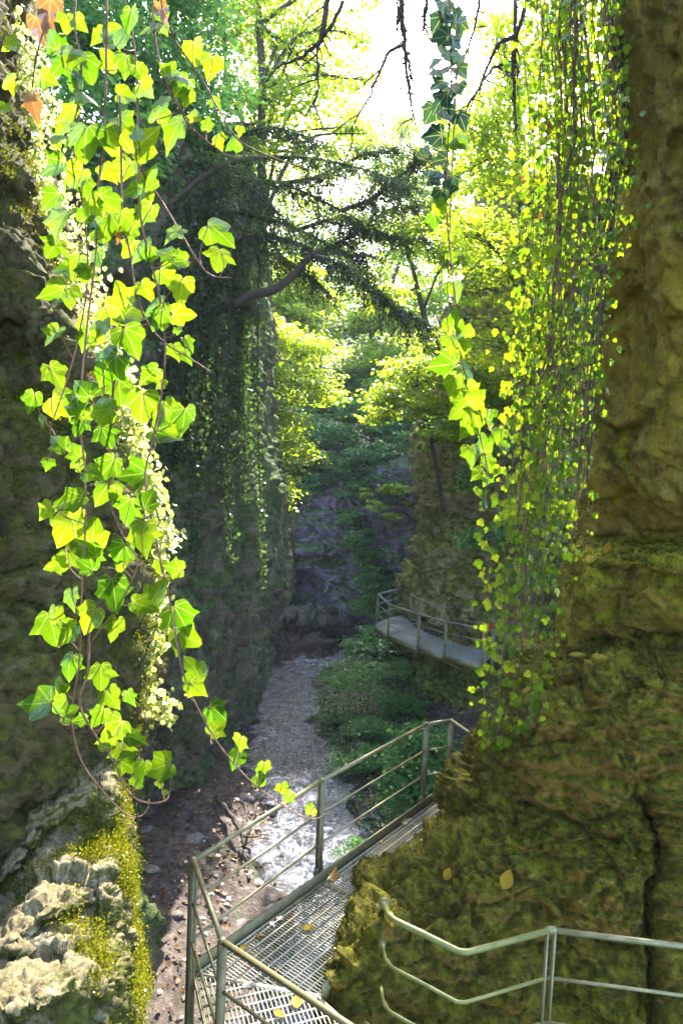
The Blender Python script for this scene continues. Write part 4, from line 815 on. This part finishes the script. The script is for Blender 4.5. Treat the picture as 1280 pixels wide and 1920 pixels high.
def grow(vs, lvs, meshes, group, cat='ivy vine', rad=.0032, dark=lambda x, y: None, seed=3, up=.25):
    g = np.random.RandomState(seed); paths2, roots, stems = [], [], []
    for lb, d0, pp in vs:
        n = len(pp) * 7; pix = cr(pp, n); dj = d0 + .05 * np.sin(np.linspace(0, 9, n) + d0 * 40) + .02 * np.cumsum(g.normal(size=n)) / math.sqrt(n)
        P = np.array([W(a, b, d) for (a, b), d in zip(pix, dj)]); paths2.append((pix, dj, P))
        roots.append(thing('ivy_vine', lb, cat, P[0], group)); stems.append([(P, np.linspace(rad, rad * .55, n))])
    for x, y, s in lvs:
        best = min(range(len(vs)), key=lambda i: np.min(np.hypot(paths2[i][0][:, 0] - x, (paths2[i][0][:, 1] - y) * .8)))
        pix, dj, P = paths2[best]; j = int(np.argmin(np.hypot(pix[:, 0] - x, (pix[:, 1] - y - s * .5) * .9)))
        d = dj[j] + g.uniform(-.10, .10); size = s / F * d * 1.0; c = W(x, y, d)
        outx = x - pix[j, 0]; a = math.radians(g.uniform(-55, 55)) + (math.radians(35) * np.sign(outx) if abs(outx) > 12 else 0)
        tip = -UP * math.cos(a) + RG * math.sin(a) + FW * g.uniform(-.35, .35); tip = tip / np.linalg.norm(tip)
        if g.rand() < .22: tip = -tip * .6 + RG * g.uniform(-.8, .8); tip /= np.linalg.norm(tip)
        face = -FW + RG * g.uniform(-.55, .55) + UP * g.uniform(-.2, .75)
        at = c - tip * size * .42; dk = dark(x, y)
        leaf_at(roots[best], (dk or meshes)[g.randint(len(dk or meshes))], at, size, tip, face)
        q = P[j]; mid = (q + at) / 2 + UP * -.012 + g.normal(size=3) * .006; stems[best].append((cr([q, mid, at], 7), np.linspace(.0016, .0011, 7)))
    for r_, st in zip(roots, stems): put('stem', mesh('stem', *tubes(st, 6), True), M_stem, r_)
    return roots
grp = 'ivy vines hanging close on the left'
_x = random.Random(12)
for lb_, d_, pp_ in vines[:9]:
    pq = cr(pp_, len(pp_) * 6); i0 = 0 if lb_[0] != 'i' else 12
    for j in range(i0, len(pq) - 10):
        if _x.random() < .07 and pq[j][1] < 1400 and not (pq[j][0] > 345): LV.append((pq[j][0] + _x.uniform(-42, 42), pq[j][1] + _x.uniform(-20, 20), _x.uniform(32, 66)))
rt = grow(vines, LV, IVY, grp)
for (x, y, s, d) in ((95, 25, 70, 1.9), (68, 55, 60, 1.9), (58, 195, 46, 1.88), (298, 20, 40, 1.8), (228, 440, 26, 1.72)):
    leaf_at(rt[9], DRY[rnd.randrange(2)], W(x, y - s * .4, d), s / F * d * 1.3, -UP + RG * rnd.uniform(-.4, .4), -FW + RG * rnd.uniform(-.6, .6))
# strand hanging in front of the sky
v2 = [('ivy strand in the sky gap, dark above and glowing at its tip', 2.35, [(838, -80), (842, 0), (846, 100), (843, 200), (838, 300), (836, 380), (842, 460), (850, 540), (856, 610), (866, 680), (885, 750), (900, 820), (912, 880), (908, 955)]),
      ('thin second ivy strand beside the dark one at the sky', 2.4, [(860, -60), (858, 100), (850, 250), (843, 420), (840, 520), (842, 600)]),
      ('short ivy side shoot beside the glowing strand tip', 2.3, [(886, 750), (905, 780), (925, 815), (950, 848)])]
L2 = [(830, 15, 45), (855, 30, 40), (820, 45, 40), (860, 55, 35), (825, 70, 40), (850, 80, 40), (835, 100, 40), (815, 120, 30), (855, 110, 35), (830, 135, 45), (865, 135, 35), (820, 160, 35), (840, 175, 40), (860, 165, 30), (825, 190, 45), (805, 215, 40), (840, 215, 40), (865, 225, 40), (810, 255, 45), (830, 265, 40), (800, 285, 25), (825, 300, 35), (850, 262, 45), (865, 268, 40), (815, 330, 45), (840, 340, 35), (795, 290, 25), (825, 370, 35), (825, 392, 40), (845, 345, 35), (815, 415, 35),
      (855, 545, 40), (850, 600, 45), (865, 620, 45), (845, 645, 40), (870, 650, 35), (830, 685, 60), (875, 700, 45), (850, 725, 55), (885, 735, 45), (865, 765, 55), (895, 745, 40), (890, 785, 50), (915, 780, 30), (875, 805, 45), (905, 830, 45), (885, 855, 45), (915, 870, 40), (895, 890, 35), (912, 900, 30), (905, 925, 25), (908, 945, 18), (935, 815, 30), (940, 835, 30), (850, 480, 26), (838, 440, 22)]
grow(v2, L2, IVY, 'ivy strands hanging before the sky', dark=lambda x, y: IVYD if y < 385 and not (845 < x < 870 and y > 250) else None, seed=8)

# the curtain of small ivy beside the right cliff
g = np.random.RandomState(19)
def edge(y, pts_): return np.interp(y, [p[0] for p in pts_], [p[1] for p in pts_])
EL = [(-60, 995), (200, 995), (400, 990), (700, 960), (1000, 938), (1200, 912), (1380, 895)]; ER = [(-60, 1148), (250, 1168), (400, 1140), (700, 1110), (1000, 1085), (1330, 1058)]
for i in range(46):
    u = float(np.clip(((i // 4) + .5) / 11.5 + g.normal() * .028, .0, 1.)); end = g.uniform(1080, 1385) if u < .75 else g.uniform(650, 1120)
    if g.rand() < .25: end *= .75
    ys = np.arange(-60, end, 26); d0 = 6.3 - .9 * u + g.uniform(-.45, .45); wob = g.uniform(0, 6)
    xs = edge(ys, EL) * (1 - u) + edge(ys, ER) * u + 12 * np.sin(ys / 150 + wob) + 3 * np.sin(ys / 40 + wob * 2)
    P = np.array([W(a, b, d0) for a, b in zip(xs, ys)]); h = thing('ivy_strand', 'thin ivy strand in the glowing curtain beside the right cliff', 'ivy strand', P[0], 'strands of the ivy curtain')
    st = [(cr(P, len(P) * 2), .0035)]
    for y in np.sort(g.uniform(-50, end, int((end + 50) / 14.5))):
        if g.rand() < .18 and y < end - 60: continue
        x = float(np.interp(y, ys, xs)) + g.normal() * 22; s = g.uniform(7, 19) * (.75 if y > end - 60 else 1); d = d0 + g.normal() * .09
        tip = -UP + RG * g.uniform(-.9, .9) + FW * g.uniform(-.5, .5); tip /= np.linalg.norm(tip); sz = s / F * d * 1.05
        face = -FW + RG * g.uniform(-.9, .9) + UP * g.uniform(-.2, 1.0); at = W(x, y, d)
        leaf_at(h, IVYS[g.randint(5)], at, sz, tip, face)
        q = P[int(np.argmin(np.linalg.norm(P - at, axis=1)))]; st.append((np.array([q, (q + at) / 2 + UP * -.01, at]), .0016))
    put('stem', mesh('stem', *tubes(st, 5), True), M_cstem, h)
# dark bundle of hanging bare roots at the curtain's right edge
for i in range(9):
    ys = np.arange(-60, g.uniform(820, 980), 40); xs = edge(ys, ER) + g.uniform(-16, 8) + 3 * np.sin(ys / 90 + i); d0 = 5.9 + g.uniform(-.15, .25)
    P = np.array([W(a, b, d0) for a, b in zip(xs, ys)])
    h = thing('hanging_root', 'bare dark root hanging straight down along the right cliff edge', 'root', P[0], 'bare roots hanging along the right cliff edge')
    put('stem', mesh('stem', *tubes([(cr(P, 50) + g.normal(size=(50, 3)) * .004, np.linspace(.014, .006, 50))], 6), True), M_twig, h)
for i in range(9):
    u = g.uniform(.05, .9); ys = np.arange(-60, g.uniform(700, 1330), 40); xs = edge(ys, EL) * (1 - u) + edge(ys, ER) * u + 9 * np.sin(ys / 110 + i) + 4 * np.sin(ys / 37 + i); d0 = 5.8 + g.uniform(-.4, .5)
    P = np.array([W(a, b, d0) for a, b in zip(xs, ys)]); h = thing('hanging_root', 'woody brown vine stem running down inside the ivy curtain', 'vine stem', P[0], 'woody stems inside the ivy curtain'); ps = [(cr(P, 60) + g.normal(size=(60, 3)) * .005, np.linspace(.012, .005, 60))]
    for j in range(2, len(P) - 3, 3):
        e = P[min(j + 3, len(P) - 1)] + RG * g.uniform(-.2, .2) + FW * g.uniform(-.1, .1); ps.append((cr([P[j], (P[j] + e) / 2 + RG * g.uniform(-.05, .05), e], 8), np.linspace(.005, .002, 8)))
    put('stem', mesh('stem', *tubes(ps, 5), True), M_stem, h)
# ivy rooted on the rock top where the curtain touches down
bpy.context.view_layer.update(); dgr = bpy.context.evaluated_depsgraph_get()
ip = thing('ivy_patch', 'ivy clump on the rock top where the curtain touches down', 'ivy', W(960, 1330, 8.2)); st = []; last = None
for k in range(95):
    y = g.uniform(1255, 1400); x = 900 + g.uniform(0, 1) * np.interp(y, (1255, 1320, 1400), (160, 120, 40)); dr = W(x, y, 1.); dr = dr / np.linalg.norm(dr)
    hit = sc.ray_cast(dgr, Vector(dr * 6.6), Vector(dr), distance=4.)
    if not hit[0] or not hit[4].name.startswith('cliff_right'): continue
    p = np.array(hit[1]) - dr * g.uniform(.04, .16); dd_ = p @ FW; sz = g.uniform(11, 24) / F * dd_
    leaf_at(ip, IVYS[g.randint(5)], p, sz, -UP + RG * g.uniform(-1, 1) - FW * .3, -FW + RG * g.uniform(-.6, .6) + UP * g.uniform(0, .9))
    q = last if last is not None and np.linalg.norm(last - p) < .5 else p + UP * .12; put('stem', mesh('stem', *tubes([(cr([q, (p + q) / 2 + g.normal(size=3) * .02, p], 6), .003)], 5), True), M_stem, ip); last = p if g.rand() < .7 else None
# small creepers: lit ones on the near left cliff edge, dim ones down the middle cliff
def creeper(lb, grp_, pix, d0, n, spread, lsz, mat, seed, depthj=.08):
    g = np.random.RandomState(seed); P = cr([W(x, y, d0) for x, y in pix], 40); h = thing('creeper', lb, 'creeper', P[0], grp_)
    put('stem', mesh('stem', *tubes([(P, np.linspace(.006, .003, 40) * d0 / 4)], 5), True), M_twig, h)
    c = P[g.randint(0, 40, n)] + g.normal(size=(n, 3)) * (spread, depthj, spread * 1.3)
    V, Fq = leaves(c, lsz * g.uniform(.6, 1.3, n), g.normal(size=(n, 3)) * .7 + (0, 0, -1), np.array((0, -1, .6)) + g.normal(size=(n, 3)) * .7, g, .85)
    kind(put('foliage', mesh('foliage', V, Fq), mat, h), 'stuff')
CL = ['sunlit creeper mass on the rock shoulder left of the big ivy leaves', 'sunlit creeper on the cliff rim halfway up behind the ivy leaves', 'glaring sunlit creeper on the cliff rim right of the ivy leaves', 'sunlit creeper on the lowest part of the near left cliff rim',
      'thin sunlit creeper swinging right at its tip above the boulder', 'thin creeper hanging straight down left of the swinging one', 'tiny creeper sprig sticking out right of the cliff rim', 'sunlit creeper at the top of the near left cliff']
cg = 'small-leaved creepers on the near left cliff edge'
for i, pp in enumerate(([(40, 150), (65, 300), (100, 430), (130, 520), (165, 620)], [(185, 600), (210, 690), (232, 780), (245, 850)], [(235, 800), (262, 900), (280, 980), (285, 1060)], [(275, 960), (290, 1080), (285, 1180), (262, 1260)],
                        [(265, 1000), (245, 1120), (262, 1220), (285, 1310), (325, 1345)], [(250, 1030), (238, 1140), (230, 1240), (225, 1320)], [(285, 900), (300, 980), (325, 1015)], [(20, 60), (45, 160), (60, 260)])):
    creeper(CL[i], cg, [(x + (-14 if i in (0, 1, 2, 3, 7) else 0), y) for x, y in pp], (4.9, 4.5, 4.4, 4.3, 4.1, 4.1, 4.2, 5.0)[i], (2600, 1500, 1500, 1700, 330, 280, 120, 1500)[i], (.13, .09, .08, .07, .035, .035, .03, .12)[i], .042, M_small, 90 + i)
mv = np.array(PX(verts(c_mid)[0]))
def md(x, y):
    k = (np.abs(mv[0] - x) < 9) & (np.abs(mv[1] - y) < 260); return mv[2][k].min() if k.any() else 16.
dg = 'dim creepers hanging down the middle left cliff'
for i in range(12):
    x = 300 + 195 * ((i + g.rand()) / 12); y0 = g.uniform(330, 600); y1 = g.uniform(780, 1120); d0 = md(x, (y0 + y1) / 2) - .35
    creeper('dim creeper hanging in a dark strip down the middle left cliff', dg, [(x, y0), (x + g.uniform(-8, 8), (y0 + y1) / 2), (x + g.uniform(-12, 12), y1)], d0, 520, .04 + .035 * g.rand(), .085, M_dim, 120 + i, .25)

# ================================================================== BOULDER WITH MOSS, BOTTOM LEFT
bm_rows = [[(-500, 1640, 3.4), (-150, 1610, 3.4), (0, 1560, 3.5), (85, 1432, 3.9), (160, 1388, 4.0), (210, 1392, 4.1), (224, 1405, 4.6)],
           [(-500, 1740, 2.95), (-150, 1700, 3.0), (0, 1640, 3.1), (85, 1515, 3.3), (160, 1468, 3.35), (216, 1470, 3.45), (229, 1475, 4.6)],
           [(-500, 1780, 2.9), (-150, 1745, 2.95), (0, 1695, 3.05), (85, 1590, 3.25), (160, 1572, 3.3), (222, 1570, 3.4), (232, 1570, 4.6)],
           [(-500, 1850, 2.4), (-150, 1800, 2.5), (0, 1765, 2.6), (85, 1702, 2.72), (160, 1675, 2.85), (226, 1680, 3.05), (234, 1680, 4.4)],
           [(-500, 1890, 2.35), (-150, 1850, 2.45), (0, 1812, 2.55), (85, 1766, 2.68), (160, 1738, 2.82), (230, 1745, 3.0), (238, 1745, 4.4)],
           [(-500, 1980, 1.95), (-150, 1930, 2.1), (0, 1890, 2.2), (85, 1862, 2.3), (160, 1835, 2.5), (234, 1835, 2.85), (242, 1830, 4.4)],
           [(-500, 2060, 1.9), (-150, 2010, 2.05), (0, 1965, 2.15), (85, 1945, 2.28), (160, 1930, 2.48), (238, 1930, 2.82), (246, 1930, 4.4)],
           [(-500, 2500, 1.9), (-150, 2500, 2.05), (0, 2500, 2.15), (85, 2500, 2.28), (160, 2500, 2.48), (240, 2500, 2.82), (246, 2500, 4.4)]]
bo = cliff('boulder', bm_rows, 250, 340, M_bould, .07, .30, 1., .0, 4)
tag(bo, 'pale sunlit boulder overgrown with yellow moss at the bottom left', 'boulder')
def moss(o, mask, n, size, mat, seed, lift=.016, name='moss', tipz=.3):
    """cushions of tiny blades growing where mask(points, normals, px, py) is high"""
    c_, n_ = verts(o); x, y, d = PX(c_); mk = mask(c_, n_, x, y); ok = np.where(mk > 0)[0]; g = np.random.RandomState(seed)
    p = np.clip(mk[ok], .05, 1); p /= p.sum(); pk = ok[g.choice(len(ok), n, p=p)]
    c = c_[pk] + g.normal(size=(n, 3)) * lift * .8 + n_[pk] * (lift * (.3 + np.clip(mk[pk], 0, 1)) * g.rand(n))[:, None]
    V, Fq = leaves(c, size * g.uniform(.6, 1.4, n), n_[pk] + g.normal(size=(n, 3)) * .7 + (0, 0, tipz), g.normal(size=(n, 3)), g, .5, True)
    return kind(put(name, mesh(name, V, Fq), mat, o), 'stuff')
moss(bo, lambda c, n, x, y: (1.7 * fbm(c * 3.0 + 3, 3) + 1.1 * (x / 230 - .66) - .22) * (y < 2000) * (x > -60), 55000, .0115, M_moss, 31, .024)
M_moss2 = leaf_mat('moss_shade_tint', (.045, .055, .004), (.09, .10, .006), (.10, .12, .006), (.18, .19, .01), trans=.4)  # darker copy of the moss, its shade put into the colour
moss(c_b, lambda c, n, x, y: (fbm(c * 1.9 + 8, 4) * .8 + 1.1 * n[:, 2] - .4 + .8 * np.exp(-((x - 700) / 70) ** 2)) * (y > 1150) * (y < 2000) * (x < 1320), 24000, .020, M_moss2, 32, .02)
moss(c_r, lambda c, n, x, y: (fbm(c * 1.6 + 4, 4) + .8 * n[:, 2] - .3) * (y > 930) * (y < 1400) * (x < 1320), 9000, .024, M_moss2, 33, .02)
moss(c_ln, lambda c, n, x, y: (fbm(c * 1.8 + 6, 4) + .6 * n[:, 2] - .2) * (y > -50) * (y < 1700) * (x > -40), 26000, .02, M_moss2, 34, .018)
# loose stones lying on the ledges of the right cliff
c_, n_ = verts(c_r); x, y, d = PX(c_); g = np.random.RandomState(41)
led = np.where((n_[:, 2] > .55) & (x > 1050) & (x < 1300) & (y > 950) & (y < 1290))[0]
c2_, n2_ = verts(c_b); x2, y2, d2 = PX(c2_); led2 = np.where((n2_[:, 2] > .6) & (x2 > 990) & (x2 < 1300) & (y2 > 1190) & (y2 < 1330))[0]
for o_, cc, ll, k in ((c_r, c_, led, 34), (c_b, c2_, led2, 40)):
    if len(ll) == 0: continue
    for j in g.choice(ll, k):
        s_ = g.uniform(.03, .11); put('stone', SR[g.randint(5)], None, o_, Matrix.Translation(cc[j] + (0, 0, s_ * .15)) @ Matrix.Rotation(g.uniform(0, 6.3), 4, 'Z') @ Matrix.Rotation(g.uniform(-.4, .4), 4, 'X') @ Matrix.Diagonal((s_ * g.uniform(.9, 1.6), s_, s_ * g.uniform(.5, .9), 1)))
# ================================================================== FALLEN LEAVES
def oval_mesh():
    u = np.linspace(0, 1, 9); hw_ = .30 * np.sin(math.pi * u ** .85); L_ = np.column_stack([-hw_, u, .10 * hw_ + .06 * u * u]); R_ = L_ * (-1, 1, 1); Md = np.column_stack([0 * u, u, .06 * u * u - .03])
    k = np.arange(8); return mesh('leaf', np.concatenate([L_, Md, R_]), np.concatenate([np.stack([k, k + 9, k + 10, k + 1], 1), np.stack([k + 9, k + 18, k + 19, k + 10], 1)]), True)
ov = oval_mesh(); ov.materials.append(M_yel)
dl = ivy_mesh(80, M_yel, nar=.7); dl2 = ivy_mesh(81, M_yel, nar=.5)
fl = [('crumpled brown-yellow fallen leaf on the deck by the middle railing post', 622, 1650, 30, ZD), ('pale fallen leaf in the middle of the near deck', 563, 1738, 24, ZD), ('curled fallen leaf by the outer edge of the near deck', 490, 1755, 22, ZD), ('small orange leaf near the deck toe board', 530, 1722, 11, ZD),
      ('small leaf beside the near corner of the deck', 455, 1784, 13, ZD), ('small orange leaf on the deck close to the rock', 617, 1817, 14, ZD), ('bright yellow-orange fallen leaf at the bend of the deck', 556, 1890, 30, ZD), ('pinkish dry fallen leaf beside the bright yellow one', 513, 1893, 22, ZD),
      ('yellow leaf on the deck toward its far end', 757, 1545, 14, ZD), ('tiny white fallen petal near the far end of the deck', 769, 1537, 8, ZD), ('small white fallen petal on the outer deck edge', 509, 1728, 10, ZD), ('white fallen petal on the bend panel of the deck', 457, 1847, 12, ZD), ('small brown leaf along the toe board past the middle post', 712, 1574, 10, ZD)]
g = np.random.RandomState(4)
M_petal = leaf_mat('petal', (.75, .74, .70), (.8, .78, .72), (.7, .7, .65), (.7, .7, .65), 'object'); pet = ivy_mesh(82, M_petal)
for lb, x, y, s, z in fl:
    p = WZ(x, y, z + .018); d = PX(p)[2]; sz = s / F * d * 1.25; a = g.uniform(0, 6.3)
    o = put('fallen_leaf', pet if 'petal' in lb else (dl, dl2, ov)[g.randint(3)], None, None, Matrix.Translation(p) @ Matrix.Rotation(a, 4, 'Z') @ Matrix.Rotation(g.uniform(-.3, .3), 4, 'X') @ Matrix.Diagonal((sz, sz, sz, 1))); tag(o, lb, 'leaf', 'fallen leaves on the near deck')
dg_ = bpy.context.evaluated_depsgraph_get()
for lb, x, y, s in (('single oval yellow leaf stuck upright on the mossy rock face', 943, 1668, 30), ('small orange leaf caught on the mossy rock face', 834, 1651, 20), ('tiny yellow leaf by the top of the inner handrail', 733, 1739, 9), ('yellow leaf lying on the ledge above the mossy rock', 1116, 1247, 12), ('yellow leaf on the middle ledge of the right cliff', 1135, 1035, 16)):
    dr = Vector(W(x, y, 1)).normalized(); hit = sc.ray_cast(dg_, Vector((0, 0, 0)) + dr * 4.9 if x > 750 and y > 1600 else dr * 5.5, dr)
    p = hit[1] - dr * .03 if hit[0] else Vector(W(x, y, 6)); d = p.length; sz = s / F * d * 1.2
    yv = Vector(UP * 1. + RG * .35).normalized(); zv = (-dr - yv * (-dr).dot(yv)).normalized(); xv = yv.cross(zv)
    o = put('fallen_leaf', ov, None, None, Matrix(((xv.x, yv.x, zv.x, p.x), (xv.y, yv.y, zv.y, p.y), (xv.z, yv.z, zv.z, p.z), (0, 0, 0, 1))) @ Matrix.Diagonal((sz, sz, sz, 1))); tag(o, lb, 'leaf', 'fallen leaves on the right rock')

# ================================================================== HAZE in the gorge air
V, Fq = box((0, 0, 26), (280, 0, 0), (0, 280, 0), (0, 0, 40)); V[V[:, 2] < 0, 2] = ZF - 3.6
hz = kind(put('haze', mesh('haze', V, Fq), None), 'stuff')
t = NT('haze'); pv = t.n('VolumePrincipled'); pv.inputs['Density'].default_value = .0005; pv.inputs['Color'].default_value = (.66, .80, 1, 1); pv.inputs['Anisotropy'].default_value = .2
t.t.links.new(pv.outputs[0], t.out.inputs['Volume']); hz.data.materials.append(t.m); hz['label'] = 'pale blue haze filling the gorge air'
